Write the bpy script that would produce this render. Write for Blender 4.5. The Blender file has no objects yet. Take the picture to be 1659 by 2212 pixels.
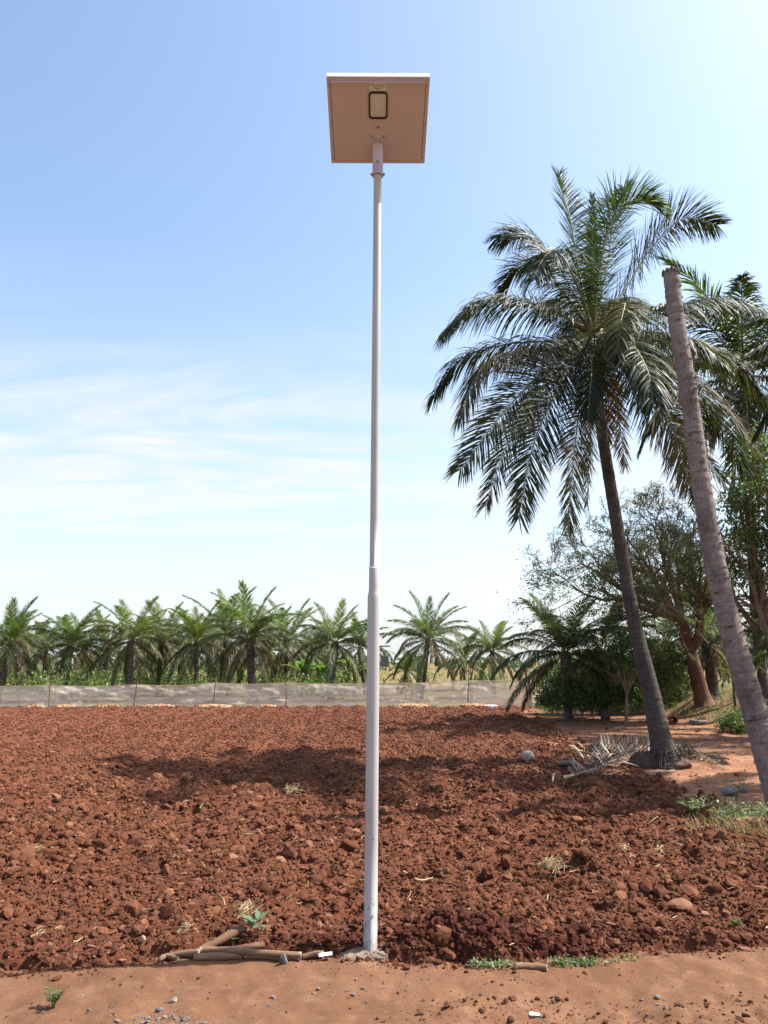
import bpy, bmesh, math, random
import numpy as np
from mathutils import Vector, Matrix, Euler
R = math.radians
scene = bpy.context.scene
col = scene.collection
rng = np.random.default_rng(7)
random.seed(7)

# ------------------------------------------------------------------ camera
CAM_H, PITCH, FPX = 1.6, R(10.97), 1671.0
cam_data = bpy.data.cameras.new('camera')
cam = bpy.data.objects.new('camera', cam_data); col.objects.link(cam)
cam.location = (0, 0, CAM_H)
cam.rotation_euler = (R(90) + PITCH, 0, 0)
cam_data.sensor_fit = 'VERTICAL'; cam_data.sensor_height = 24
cam_data.lens = FPX / 2212 * 24
cam_data.clip_start = 0.05; cam_data.clip_end = 6000
scene.camera = cam

# ------------------------------------------------------------------ sky and sun
SUN_AZ, SUN_EL = 82.0, 55.0          # azimuth clockwise from +Y (view direction)
world = bpy.data.worlds.new('World'); scene.world = world; world.use_nodes = True
nt = world.node_tree; nt.nodes.clear()
def N(tree, kind, **kw):
    n = tree.nodes.new(kind)
    for k, v in kw.items(): setattr(n, k, v)
    return n
w_out = N(nt, 'ShaderNodeOutputWorld'); w_bg = N(nt, 'ShaderNodeBackground')
w_sky = N(nt, 'ShaderNodeTexSky', sky_type='NISHITA')
w_sky.sun_disc = False; w_sky.sun_elevation = R(SUN_EL); w_sky.sun_rotation = R(SUN_AZ)
w_sky.altitude = 500; w_sky.air_density = 1.0; w_sky.dust_density = 3.2; w_sky.ozone_density = 1.6
w_tc = N(nt, 'ShaderNodeTexCoord'); w_sep = N(nt, 'ShaderNodeSeparateXYZ')
nt.links.new(w_tc.outputs['Generated'], w_sep.inputs[0])
def M(op, a, b=None, clamp=False):
    n = N(nt, 'ShaderNodeMath', operation=op); n.use_clamp = clamp
    for i, v in enumerate((a, b)):
        if v is None: continue
        if isinstance(v, (int, float)): n.inputs[i].default_value = v
        else: nt.links.new(v, n.inputs[i])
    return n.outputs[0]
zz = M('ADD', M('MAXIMUM', w_sep.outputs[2], 0.0), 0.10)
cx_ = M('DIVIDE', w_sep.outputs[0], zz); cy_ = M('DIVIDE', w_sep.outputs[1], zz)
w_cmb = N(nt, 'ShaderNodeCombineXYZ')
nt.links.new(cx_, w_cmb.inputs[0]); nt.links.new(cy_, w_cmb.inputs[1])
CLOUD_OFF = (3.1, 0.4, 0)
def cloud_noise(scale, stretch, rot, off, detail, dist):
    mp = N(nt, 'ShaderNodeMapping'); mp.inputs['Rotation'].default_value = (0, 0, R(rot))
    mp.inputs['Scale'].default_value = stretch; mp.inputs['Location'].default_value = off
    nt.links.new(w_cmb.outputs[0], mp.inputs[0])
    nz = N(nt, 'ShaderNodeTexNoise'); nz.inputs['Scale'].default_value = scale
    nz.inputs['Detail'].default_value = detail; nz.inputs['Roughness'].default_value = 0.6
    nz.inputs['Distortion'].default_value = dist
    nt.links.new(mp.outputs[0], nz.inputs['Vector'])
    return nz.outputs['Fac']
def smooth(v, a, b):
    n = N(nt, 'ShaderNodeMapRange', interpolation_type='SMOOTHSTEP')
    n.inputs['From Min'].default_value = a; n.inputs['From Max'].default_value = b
    nt.links.new(v, n.inputs['Value']); return n.outputs['Result']
big = smooth(cloud_noise(0.62, (0.42, 1.5, 1), 6, CLOUD_OFF, 3, 0.5), 0.38, 0.60)
fine = smooth(cloud_noise(1.7, (0.60, 1.9, 1), 11, (1.3, 2.2, 0), 12, 1.3), 0.34, 0.72)
low = smooth(w_sep.outputs[2], 0.50, 0.20)             # thin cirrus lies towards the horizon
cl = M('MULTIPLY', M('MULTIPLY', big, M('ADD', M('MULTIPLY', fine, 0.7), 0.3)), low)
cl = M('MULTIPLY', cl, 1.25, True)
veil = M('MULTIPLY', smooth(w_sep.outputs[2], 0.26, 0.0), 0.8)       # pale haze along the horizon
cl = M('MAXIMUM', cl, veil)
cl = M('ADD', M('MULTIPLY', M('SUBTRACT', 1.0, veil), cl), M('MULTIPLY', veil, veil), True)
w_mix = N(nt, 'ShaderNodeMix', data_type='RGBA')
nt.links.new(cl, w_mix.inputs['Factor'])
w_tint = N(nt, 'ShaderNodeMix', data_type='RGBA', blend_type='MULTIPLY'); w_tint.inputs['Factor'].default_value = 1.0
w_tint.inputs['B'].default_value = (0.99, 1.0, 0.97, 1)          # camera white balance, slightly rosy
nt.links.new(w_sky.outputs[0], w_tint.inputs['A'])
nt.links.new(w_tint.outputs['Result'], w_mix.inputs['A'])
w_mix.inputs['B'].default_value = (2.95, 3.06, 3.14, 1)
nt.links.new(w_mix.outputs['Result'], w_bg.inputs['Color'])
w_bg.inputs['Strength'].default_value = 0.15
nt.links.new(w_bg.outputs[0], w_out.inputs['Surface'])

sun_data = bpy.data.lights.new('sun', 'SUN'); sun = bpy.data.objects.new('sun', sun_data)
col.objects.link(sun)
sun_data.energy = 5.0; sun_data.angle = R(0.53); sun_data.color = (1.0, 0.95, 0.87)
sdir = Vector((math.sin(R(SUN_AZ)) * math.cos(R(SUN_EL)), math.cos(R(SUN_AZ)) * math.cos(R(SUN_EL)), math.sin(R(SUN_EL))))
sun.rotation_euler = (-sdir).to_track_quat('-Z', 'Y').to_euler()

vs = scene.view_settings
vs.view_transform = 'Standard'; vs.look = 'None'; vs.gamma = 1; vs.exposure = 1.1
vs.use_curve_mapping = False
scene.render.engine = 'CYCLES'
scene.cycles.max_bounces = 8; scene.cycles.transparent_max_bounces = 24

# ------------------------------------------------------------------ helpers
CP, SP = math.cos(PITCH), math.sin(PITCH)
def ray(px, py):
    x = (px - 829.5) / FPX; v = (1106 - py) / FPX
    return (x, CP - v * SP, SP + v * CP)
def at(px, py, Y):
    r = ray(px, py); t = Y / r[1]
    return np.array((r[0] * t, Y, CAM_H + r[2] * t))
def gnd(px, py, z=0.0):
    r = ray(px, py); t = (z - CAM_H) / r[2]
    return np.array((r[0] * t, r[1] * t, z))

def mesh(name, V, F, smooth=False):
    V = np.asarray(V, dtype=np.float32).reshape(-1, 3)
    me = bpy.data.meshes.new(name)
    if isinstance(F, np.ndarray):
        k = F.shape[1]; n = len(F)
        me.vertices.add(len(V)); me.vertices.foreach_set('co', V.ravel())
        me.loops.add(n * k); me.loops.foreach_set('vertex_index', F.astype(np.int32).ravel())
        me.polygons.add(n); me.polygons.foreach_set('loop_start', np.arange(0, n * k, k, dtype=np.int32))
        me.update(calc_edges=True)
    else:
        me.from_pydata([tuple(map(float, v)) for v in V], [], [tuple(int(i) for i in f) for f in F])
        me.update()
    if smooth:
        me.polygons.foreach_set('use_smooth', np.ones(len(me.polygons), dtype=bool))
    return me
def link(name, data, mat=None, parent=None, loc=None):
    o = bpy.data.objects.new(name, data); col.objects.link(o)
    if mat is not None and data is not None and len(data.materials) == 0: data.materials.append(mat)
    if parent is not None: o.parent = parent
    if loc is not None: o.location = tuple(float(v) for v in loc)
    return o
def tag(o, label, cat, group=None):
    o['label'] = label; o['category'] = cat
    if group: o['group'] = group
    return o
def thing(name, label, cat, loc=(0, 0, 0), group=None, rz=0.0):
    o = bpy.data.objects.new(name, None); col.objects.link(o)
    o.location = tuple(float(v) for v in loc); o.rotation_euler = (0, 0, rz); o.empty_display_size = 0.1
    return tag(o, label, cat, group)
def struct(name, me, mat): o = link(name, me, mat); o['kind'] = 'structure'; return o
def stuff(name, me, mat, label, cat, parent=None):
    o = link(name, me, mat, parent); o['kind'] = 'stuff'
    if parent is None: tag(o, label, cat)
    return o

class MB:
    """collects pieces of one mesh"""
    def __init__(s): s.V = []; s.F = []; s.n = 0
    def add(s, V, F):
        V = np.asarray(V, float).reshape(-1, 3)
        s.F += [tuple(int(i) + s.n for i in f) for f in F]
        s.V.append(V); s.n += len(V); return s
    def box(s, c, h, Mx=None):
        c = np.array(c, float); h = np.array(h, float)
        sg = np.array([(x, y, z) for x in (-1, 1) for y in (-1, 1) for z in (-1, 1)], float)
        V = c + sg * h
        if Mx is not None: V = V @ Mx.T
        return s.add(V, [(0, 1, 3, 2), (4, 6, 7, 5), (0, 4, 5, 1), (2, 3, 7, 6), (0, 2, 6, 4), (1, 5, 7, 3)])
    def tube(s, P, r, n=8, cap=True, wob=0.0, rg=None):
        V, F = tube(P, r, n, cap, wob, rg); return s.add(V, F)
    def build(s, name, mat, parent=None, smooth=False, origin=None):
        V = np.vstack(s.V)
        if origin is not None: V = V - np.asarray(origin, float)
        return link(name, mesh(name, V, s.F, smooth), mat, parent)

def tube(P, r, n=8, cap=True, wob=0.0, rg=None):
    P = np.asarray(P, float); k = len(P)
    r = np.broadcast_to(np.asarray(r, float), (k,))
    T = np.gradient(P, axis=0); T /= np.linalg.norm(T, axis=1)[:, None] + 1e-9
    ref = np.array((0, 0, 1.0)) if abs(T[:, 2]).mean() < 0.9 else np.array((1.0, 0, 0))
    A = np.cross(T, ref); A /= np.linalg.norm(A, axis=1)[:, None] + 1e-9
    B = np.cross(T, A)
    a = np.linspace(0, 2 * np.pi, n, endpoint=False)
    rr = r[:, None] * np.ones(n)
    if wob: rr = rr * (1 + wob * (rg or rng).standard_normal((k, n)))
    V = P[:, None] + rr[..., None] * (np.cos(a)[None, :, None] * A[:, None] + np.sin(a)[None, :, None] * B[:, None])
    F = []
    for i in range(k - 1):
        for j in range(n):
            j2 = (j + 1) % n
            F.append((i * n + j, i * n + j2, (i + 1) * n + j2, (i + 1) * n + j))
    if cap:
        F.append(tuple(range(n))); F.append(tuple((k - 1) * n + j for j in range(n - 1, -1, -1)))
    return V.reshape(-1, 3), F
def spline(P, n):
    """smooth curve through the control points"""
    P = np.asarray(P, float)
    Q = np.vstack([2 * P[0] - P[1], P, 2 * P[-1] - P[-2]])
    out = []; m = len(P) - 1
    for t in np.linspace(0, m, n):
        i = min(int(t), m - 1); u = t - i
        p0, p1, p2, p3 = Q[i:i + 4]
        out.append(0.5 * ((2 * p1) + (-p0 + p2) * u + (2 * p0 - 5 * p1 + 4 * p2 - p3) * u * u + (-p0 + 3 * p1 - 3 * p2 + p3) * u ** 3))
    return np.array(out)

# numpy noise ------------------------------------------------------
_perm = np.random.default_rng(3).permutation(4096)
def _h(i, j, s=0): return _perm[(_perm[(i + 57 * s) & 4095] + j) & 4095]
def perlin(x, y, s=0):
    xi = np.floor(x).astype(int); yi = np.floor(y).astype(int); xf = x - xi; yf = y - yi
    u = xf ** 3 * (xf * (xf * 6 - 15) + 10); v = yf ** 3 * (yf * (yf * 6 - 15) + 10)
    def g(a, b):
        t = _h(xi + a, yi + b, s) * (2 * np.pi / 4096)
        return np.cos(t) * (xf - a) + np.sin(t) * (yf - b)
    n0 = g(0, 0) * (1 - u) + g(1, 0) * u; n1 = g(0, 1) * (1 - u) + g(1, 1) * u
    return (n0 * (1 - v) + n1 * v) * 1.4
def fbm(x, y, o=4, s=0):
    t = 0; a = 1.0; f = 1.0
    for k in range(o): t = t + a * perlin(x * f, y * f, s + k); a *= 0.5; f *= 2.03
    return t
def lumps(x, y, s=0, cover=1.0):
    """rounded lumps of uneven height, one per cell"""
    xi = np.floor(x).astype(int); yi = np.floor(y).astype(int); best = np.zeros_like(x)
    for a in (-1, 0, 1):
        for b in (-1, 0, 1):
            i, j = xi + a, yi + b
            px = i + _h(i, j, s) / 4096.0; py = j + _h(i, j, s + 5) / 4096.0; hh = _h(i, j, s + 9) / 4096.0
            rad = 0.35 + 0.5 * hh
            d2 = ((x - px) ** 2 + (y - py) ** 2) / rad ** 2
            best = np.maximum(best, hh * np.sqrt(np.maximum(0, 1 - d2)))
    return best
def sstep(x, a, b):
    t = np.clip((x - a) / (b - a), 0, 1); return t * t * (3 - 2 * t)

# materials ---------------------------------------------------------
def new_mat(name):
    m = bpy.data.materials.new(name); m.use_nodes = True
    t = m.node_tree; b = t.nodes['Principled BSDF']; return m, t, b
def noise_node(t, scale, detail=4, rough=0.55, coord='Object', dist=0.0, stretch=None):
    tc = N(t, 'ShaderNodeTexCoord'); nz = N(t, 'ShaderNodeTexNoise')
    nz.inputs['Scale'].default_value = scale; nz.inputs['Detail'].default_value = detail
    nz.inputs['Roughness'].default_value = rough; nz.inputs['Distortion'].default_value = dist
    src = tc.outputs[coord]
    if stretch:
        mp = N(t, 'ShaderNodeMapping'); mp.inputs['Scale'].default_value = stretch
        t.links.new(src, mp.inputs[0]); src = mp.outputs[0]
    t.links.new(src, nz.inputs['Vector']); return nz
def ramp(t, fac, stops):
    r = N(t, 'ShaderNodeValToRGB'); e = r.color_ramp.elements
    while len(e) < len(stops): e.new(0.5)
    for el, (p, c) in zip(e, stops): el.position = p; el.color = (*c, 1)
    t.links.new(fac, r.inputs[0]); return r.outputs['Color']
def mixc(t, fac, a, b, mode='MIX'):
    m = N(t, 'ShaderNodeMix', data_type='RGBA', blend_type=mode)
    if isinstance(fac, (int, float)): m.inputs['Factor'].default_value = fac
    else: t.links.new(fac, m.inputs['Factor'])
    for k, v in (('A', a), ('B', b)):
        if isinstance(v, tuple): m.inputs[k].default_value = (*v, 1)
        else: t.links.new(v, m.inputs[k])
    return m.outputs['Result']
def bump(t, b, h, strength, dist):
    n = N(t, 'ShaderNodeBump'); n.inputs['Strength'].default_value = strength; n.inputs['Distance'].default_value = dist
    t.links.new(h, n.inputs['Height']); t.links.new(n.outputs[0], b.inputs['Normal'])
def simple(name, stops, scale, rough=0.8, detail=5, bmp=0.0, bdist=0.01, spec=0.3, coord='Object', stretch=None, rand=0.0, metallic=0.0):
    m, t, b = new_mat(name)
    nz = noise_node(t, scale, detail, 0.6, coord, 0.0, stretch)
    c = ramp(t, nz.outputs['Fac'], stops)
    if rand:
        oi = N(t, 'ShaderNodeObjectInfo'); hsv = N(t, 'ShaderNodeHueSaturation')
        mr = N(t, 'ShaderNodeMapRange'); mr.inputs['To Min'].default_value = 1 - rand; mr.inputs['To Max'].default_value = 1 + rand
        t.links.new(oi.outputs['Random'], mr.inputs['Value']); t.links.new(mr.outputs[0], hsv.inputs['Value'])
        t.links.new(c, hsv.inputs['Color']); c = hsv.outputs['Color']
    t.links.new(c, b.inputs['Base Color'])
    b.inputs['Roughness'].default_value = rough; b.inputs['Specular IOR Level'].default_value = spec
    b.inputs['Metallic'].default_value = metallic
    if bmp: bump(t, b, nz.outputs['Fac'], bmp, bdist)
    return m
def leaf_mat(name, c1, c2, trans, rough=0.42, hue=0.03, val=0.25, spec=0.5):
    m, t, b = new_mat(name); out = t.nodes['Material Output']
    oi = N(t, 'ShaderNodeObjectInfo')
    nz = noise_node(t, 1.7, 3, 0.6)
    gi = N(t, 'ShaderNodeNewGeometry')
    f = N(t, 'ShaderNodeMath', operation='MULTIPLY_ADD'); t.links.new(gi.outputs['Random Per Island'], f.inputs[0])
    f.inputs[1].default_value = 0.5; 
    t.links.new(nz.outputs['Fac'], f.inputs[2])
    f2 = N(t, 'ShaderNodeMath', operation='SUBTRACT'); t.links.new(f.outputs[0], f2.inputs[0]); f2.inputs[1].default_value = 0.25
    c = ramp(t, f2.outputs[0], [(0.2, c1), (0.8, c2)])
    hsv = N(t, 'ShaderNodeHueSaturation')
    mr = N(t, 'ShaderNodeMapRange'); mr.inputs['To Min'].default_value = 1 - val; mr.inputs['To Max'].default_value = 1 + val
    t.links.new(oi.outputs['Random'], mr.inputs['Value']); t.links.new(mr.outputs[0], hsv.inputs['Value'])
    mh = N(t, 'ShaderNodeMapRange'); mh.inputs['To Min'].default_value = 0.5 + hue; mh.inputs['To Max'].default_value = 0.5 - hue
    t.links.new(oi.outputs['Random'], mh.inputs['Value']); t.links.new(mh.outputs[0], hsv.inputs['Hue'])
    t.links.new(c, hsv.inputs['Color'])
    t.links.new(hsv.outputs[0], b.inputs['Base Color'])
    b.inputs['Roughness'].default_value = rough; b.inputs['Specular IOR Level'].default_value = spec
    tr = N(t, 'ShaderNodeBsdfTranslucent')
    br = mixc(t, 1.0, hsv.outputs[0], (1.3, 1.5, 0.5), 'MULTIPLY')
    t.links.new(br, tr.inputs['Color'])
    mx = N(t, 'ShaderNodeMixShader'); mx.inputs[0].default_value = trans
    t.links.new(b.outputs[0], mx.inputs[1]); t.links.new(tr.outputs[0], mx.inputs[2])
    t.links.new(mx.outputs[0], out.inputs['Surface'])
    return m

def soil_mat(name, dark, mid, pale, pale_amt=0.62, grain=60, rand=0.0, bdist=0.012):
    m, t, b = new_mat(name)
    n1 = noise_node(t, 1.1, 6, 0.62); n2 = noise_node(t, grain, 6, 0.7); n3 = noise_node(t, 7, 5, 0.65, dist=0.5)
    base = ramp(t, n1.outputs['Fac'], [(0.3, dark), (0.68, mid)])
    c = mixc(t, ramp(t, n3.outputs['Fac'], [(pale_amt - 0.1, (0, 0, 0)), (pale_amt + 0.14, (1, 1, 1))]), base, pale)
    n4 = noise_node(t, 0.35, 4, 0.6)
    c = mixc(t, 1.0, c, ramp(t, n4.outputs['Fac'], [(0.3, (0.82, 0.80, 0.80)), (0.7, (1.16, 1.17, 1.18))]), 'MULTIPLY')
    g = ramp(t, n2.outputs['Fac'], [(0.25, (0.72, 0.72, 0.72)), (0.75, (1.28, 1.28, 1.28))])
    c = mixc(t, 1.0, c, g, 'MULTIPLY')
    if rand:
        oi = N(t, 'ShaderNodeObjectInfo')
        rc = ramp(t, oi.outputs['Random'], [(0.0, (0.75, 0.72, 0.72)), (0.7, (1.05, 1.05, 1.05)), (0.86, (1.3, 1.38, 1.4)), (1.0, (1.9, 2.2, 2.3))])
        c = mixc(t, 1.0, c, rc, 'MULTIPLY')
    t.links.new(c, b.inputs['Base Color']); b.inputs['Roughness'].default_value = 0.95
    b.inputs['Specular IOR Level'].default_value = 0.12
    bump(t, b, n2.outputs['Fac'], 0.7, bdist)
    return m
M_field = soil_mat('tilled_soil', (0.087, 0.030, 0.016), (0.118, 0.044, 0.022), (0.170, 0.074, 0.040), 0.64)
M_clod = soil_mat('soil_clod', (0.101, 0.036, 0.019), (0.142, 0.055, 0.028), (0.209, 0.090, 0.049), 0.60, 45, rand=1.0)
M_path = soil_mat('packed_earth', (0.115, 0.053, 0.028), (0.152, 0.078, 0.042), (0.184, 0.101, 0.060), 0.6, 90, bdist=0.006)
M_track = soil_mat('track_earth', (0.160, 0.073, 0.039), (0.238, 0.114, 0.062), (0.293, 0.172, 0.107), 0.6, 40, bdist=0.01)
M_crumb = soil_mat('path_crumb', (0.108, 0.048, 0.028), (0.158, 0.076, 0.045), (0.209, 0.112, 0.071), 0.6, 60, rand=1.0)
M_damp = soil_mat('dug_soil', (0.060, 0.018, 0.011), (0.088, 0.027, 0.017), (0.112, 0.040, 0.024), 0.7, 60, rand=0.6)
M_stone = simple('pale_red_stone', [(0.25, (0.149, 0.064, 0.037)), (0.75, (0.231, 0.116, 0.074))], 14, 0.9, 6, 0.5, 0.008, 0.15, rand=0.2)
M_ground = soil_mat('dry_ground', (0.160, 0.096, 0.048), (0.192, 0.136, 0.068), (0.136, 0.128, 0.048), 0.5, 4, bdist=0.03)
M_bank = soil_mat('bank_earth', (0.150, 0.079, 0.045), (0.203, 0.120, 0.068), (0.150, 0.128, 0.060), 0.5, 25)
M_trunk = simple('palm_bark', [(0.3, (0.055, 0.045, 0.040)), (0.72, (0.105, 0.089, 0.078))], 5, 0.9, 7, 0.55, 0.02, 0.15, stretch=(1, 1, 5))
M_trunk2 = simple('stump_bark', [(0.25, (0.158, 0.123, 0.116)), (0.75, (0.284, 0.233, 0.221))], 5, 0.9, 8, 0.5, 0.02, 0.15, stretch=(1, 1, 6))
def weather(m, dark, pale):
    t = m.node_tree; b = t.nodes['Principled BSDF']; src = b.inputs['Base Color'].links[0].from_socket
    n1 = noise_node(t, 2.2, 6, 0.65, stretch=(1, 1, .6)); n2 = noise_node(t, 34, 5, 0.7, stretch=(1.6, 1.6, .35)); n3 = noise_node(t, 9, 6, 0.7, dist=1.0)
    c = mixc(t, ramp(t, n1.outputs['Fac'], [(0.52, (0, 0, 0)), (0.66, (0.75, 0.75, 0.75))]), src, dark)
    c = mixc(t, ramp(t, n3.outputs['Fac'], [(0.60, (0, 0, 0)), (0.70, (0.6, 0.6, 0.6))]), c, pale)
    c = mixc(t, 1.0, c, ramp(t, n2.outputs['Fac'], [(0.34, (0.45, 0.43, 0.42)), (0.46, (1, 1, 1)), (0.8, (1.15, 1.15, 1.15))]), 'MULTIPLY')
    t.links.new(c, b.inputs['Base Color']); bump(t, b, n2.outputs['Fac'], 0.7, 0.02)
weather(M_trunk2, (0.10, 0.078, 0.072), (0.27, 0.25, 0.235)); weather(M_trunk, (0.045, 0.037, 0.034), (0.11, 0.10, 0.093))
M_scar = simple('bark_scar', [(0.3, (0.055, 0.035, 0.028)), (0.7, (0.16, 0.095, 0.065))], 20, 0.95, 5)
M_row_trunk = simple('row_palm_bark', [(0.35, (0.044, 0.036, 0.030)), (0.65, (0.136, 0.116, 0.100))], 3.0, 0.9, 5, 0.4, 0.02, 0.15, stretch=(.4, .4, 6), rand=0.3)
M_bark = simple('tree_bark', [(0.3, (0.119, 0.081, 0.062)), (0.7, (0.237, 0.161, 0.119))], 9, 0.9, 6, 0.6, 0.02, 0.15)
M_redbark = simple('red_bark', [(0.3, (0.095, 0.048, 0.034)), (0.7, (0.165, 0.088, 0.062))], 9, 0.9, 6, 0.6, 0.02, 0.15)
M_pl_green = leaf_mat('palm_leaf_green', (0.022, 0.031, 0.012), (0.049, 0.060, 0.022), 0.30, 0.52, spec=0.28)
M_pl_young = leaf_mat('palm_leaf_young', (0.040, 0.064, 0.018), (0.080, 0.108, 0.032), 0.40, 0.50, spec=0.28)
M_row_green = leaf_mat('row_palm_green', (0.050, 0.069, 0.025), (0.115, 0.135, 0.053), 0.32, 0.5, spec=0.35)
M_row_young = leaf_mat('row_palm_young', (0.067, 0.103, 0.028), (0.136, 0.172, 0.052), 0.42, 0.5, spec=0.35)
M_pl_olive = leaf_mat('palm_leaf_olive', (0.055, 0.052, 0.024), (0.115, 0.098, 0.044), 0.30, 0.52, spec=0.28)
M_pl_dry = leaf_mat('palm_leaf_dry', (0.13, 0.085, 0.048), (0.27, 0.19, 0.115), 0.25, 0.6, 0.01, 0.2, 0.3)
M_pl_grey = leaf_mat('fallen_leaf_grey', (0.033, 0.026, 0.021), (0.081, 0.066, 0.053), 0.12, 0.5, 0.005, 0.15, 0.5)  # dry grey, darkened to put the crown's missing shade into the leaf colour
M_rachis = simple('palm_midrib', [(0.3, (0.13, 0.13, 0.04)), (0.7, (0.24, 0.21, 0.075))], 4, 0.5, 3, rand=0.2)
M_rachis_dry = simple('dry_midrib', [(0.3, (0.28, 0.20, 0.11)), (0.7, (0.45, 0.34, 0.2))], 4, 0.6, 3)
M_leaf_dark = leaf_mat('tree_leaf_dark', (0.033, 0.062, 0.018), (0.090, 0.128, 0.036), 0.3, 0.4)
M_leaf_mid = leaf_mat('shrub_leaf', (0.061, 0.101, 0.029), (0.151, 0.194, 0.064), 0.35, 0.5)
M_leaf_fresh = leaf_mat('fresh_leaf', (0.060, 0.108, 0.029), (0.126, 0.198, 0.058), 0.45, 0.45)
M_leaf_olive = leaf_mat('sparse_leaf', (0.077, 0.090, 0.040), (0.155, 0.165, 0.068), 0.3, 0.55)
M_weed = leaf_mat('weed_leaf', (0.10, 0.15, 0.065), (0.22, 0.27, 0.14), 0.3, 0.55)
M_drygrass = leaf_mat('dry_grass', (0.165, 0.135, 0.064), (0.300, 0.247, 0.135), 0.3, 0.6, 0.01)
M_far = leaf_mat('far_leaf', (0.055, 0.080, 0.040), (0.10, 0.125, 0.065), 0.25, 0.7)
M_straw = simple('straw', [(0.3, (0.269, 0.192, 0.090)), (0.7, (0.397, 0.314, 0.173))], 6, 0.7, 3, rand=0.2)
M_wood = simple('bare_wood', [(0.25, (0.109, 0.060, 0.036)), (0.7, (0.207, 0.130, 0.081))], 9, 0.85, 7, 0.6, 0.01, 0.15, stretch=(0.7, 5, 5))
M_wood_dark = simple('dark_wood', [(0.25, (0.082, 0.041, 0.025)), (0.7, (0.150, 0.085, 0.051))], 6, 0.85, 7, 0.5, 0.01, 0.2)
M_wood_pale = simple('cut_wood', [(0.25, (0.315, 0.217, 0.128)), (0.7, (0.450, 0.338, 0.210))], 20, 0.8, 4)
M_paint = simple('pole_paint', [(0.3, (0.349, 0.328, 0.327)), (0.7, (0.396, 0.379, 0.373))], 2.2, 0.42, 6, 0.05, 0.002, 0.45)
def stain_foot(m):
    t = m.node_tree; b = t.nodes['Principled BSDF']; src = b.inputs['Base Color'].links[0].from_socket
    tc = N(t, 'ShaderNodeTexCoord'); sp_ = N(t, 'ShaderNodeSeparateXYZ'); t.links.new(tc.outputs['Object'], sp_.inputs[0])
    nz = noise_node(t, 26, 6, 0.65, stretch=(1, 1, .5))
    a = N(t, 'ShaderNodeMapRange'); a.inputs['From Min'].default_value = 0.0; a.inputs['From Max'].default_value = 0.55
    a.inputs['To Min'].default_value = 0.30; a.inputs['To Max'].default_value = -0.08
    t.links.new(sp_.outputs[2], a.inputs['Value'])
    d = N(t, 'ShaderNodeMath', operation='ADD'); t.links.new(a.outputs[0], d.inputs[0]); t.links.new(nz.outputs['Fac'], d.inputs[1])
    f = ramp(t, d.outputs[0], [(0.66, (0, 0, 0)), (0.82, (0.8, 0.8, 0.8))])
    t.links.new(mixc(t, f, src, (0.19, 0.155, 0.14)), b.inputs['Base Color'])
stain_foot(M_paint)
M_coat = simple('powder_coat', [(0.3, (0.473, 0.376, 0.457)), (0.7, (0.507, 0.412, 0.497))], 3, 0.5, 4, 0, 0, 0.35)
M_alu = simple('aluminium_frame', [(0.3, (0.80, 0.80, 0.80)), (0.7, (0.86, 0.86, 0.86))], 6, 0.35, 3, 0, 0, 0.5)
M_black = simple('black_gasket', [(0.3, (0.012, 0.010, 0.014)), (0.7, (0.02, 0.017, 0.022))], 6, 0.5, 3)
M_bolt = simple('bolt_steel', [(0.3, (0.20, 0.15, 0.13)), (0.7, (0.32, 0.26, 0.23))], 30, 0.45, 3, metallic=0.7)
M_label = simple('label_paper', [(0.3, (0.614, 0.616, 0.648)), (0.7, (0.660, 0.664, 0.700))], 9, 0.5, 3)
M_ink = simple('label_ink', [(0.3, (0.10, 0.035, 0.035)), (0.7, (0.14, 0.05, 0.05))], 9, 0.6, 2)
M_cells = simple('solar_cells', [(0.3, (0.012, 0.016, 0.04)), (0.7, (0.02, 0.026, 0.06))], 9, 0.12, 2, 0, 0, 0.6)
M_concrete = simple('concrete', [(0.25, (0.131, 0.090, 0.067)), (0.75, (0.244, 0.182, 0.134))], 22, 0.95, 7, 0.7, 0.012, 0.15)
M_lime = simple('grey_pebble', [(0.3, (0.122, 0.102, 0.089)), (0.75, (0.224, 0.204, 0.189))], 25, 0.95, 6, 0.5, 0.006, 0.15, rand=0.2)
M_greystone = simple('grey_stone', [(0.3, (0.16, 0.155, 0.14)), (0.75, (0.30, 0.29, 0.265))], 12, 0.92, 6, 0.6, 0.01, 0.15)
M_darkstone = simple('dark_stone', [(0.3, (0.06, 0.058, 0.06)), (0.75, (0.17, 0.16, 0.165))], 30, 0.7, 6, 0.5, 0.006, 0.4)
M_husk = simple('coconut_husk', [(0.3, (0.25, 0.20, 0.165)), (0.72, (0.46, 0.40, 0.35))], 5, 0.8, 6, 0.4, 0.006, 0.2, stretch=(6, 6, 1))
M_nut = simple('unripe_coconut', [(0.3, (0.13, 0.13, 0.03)), (0.72, (0.23, 0.19, 0.055))], 5, 0.45, 4)
M_rust = simple('rusty_iron', [(0.3, (0.07, 0.032, 0.022)), (0.72, (0.16, 0.075, 0.048))], 18, 0.9, 6, 0.3, 0.004)
M_pot = simple('red_clay', [(0.3, (0.16, 0.055, 0.03)), (0.72, (0.28, 0.11, 0.06))], 10, 0.9, 5, 0.3, 0.004)
M_bag = simple('plastic_bag', [(0.3, (0.62, 0.65, 0.70)), (0.72, (0.80, 0.82, 0.84))], 9, 0.4, 4)
M_tarp = simple('orange_sheet', [(0.3, (0.236, 0.118, 0.056)), (0.72, (0.349, 0.225, 0.130))], 1.6, 0.7, 5, 0.3, 0.02)
M_white = simple('white_plastic', [(0.3, (0.666, 0.657, 0.630)), (0.72, (0.738, 0.729, 0.711))], 9, 0.5, 3)
M_grey = simple('grey_box', [(0.3, (0.12, 0.14, 0.13)), (0.72, (0.2, 0.22, 0.21))], 3, 0.6, 3)
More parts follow.
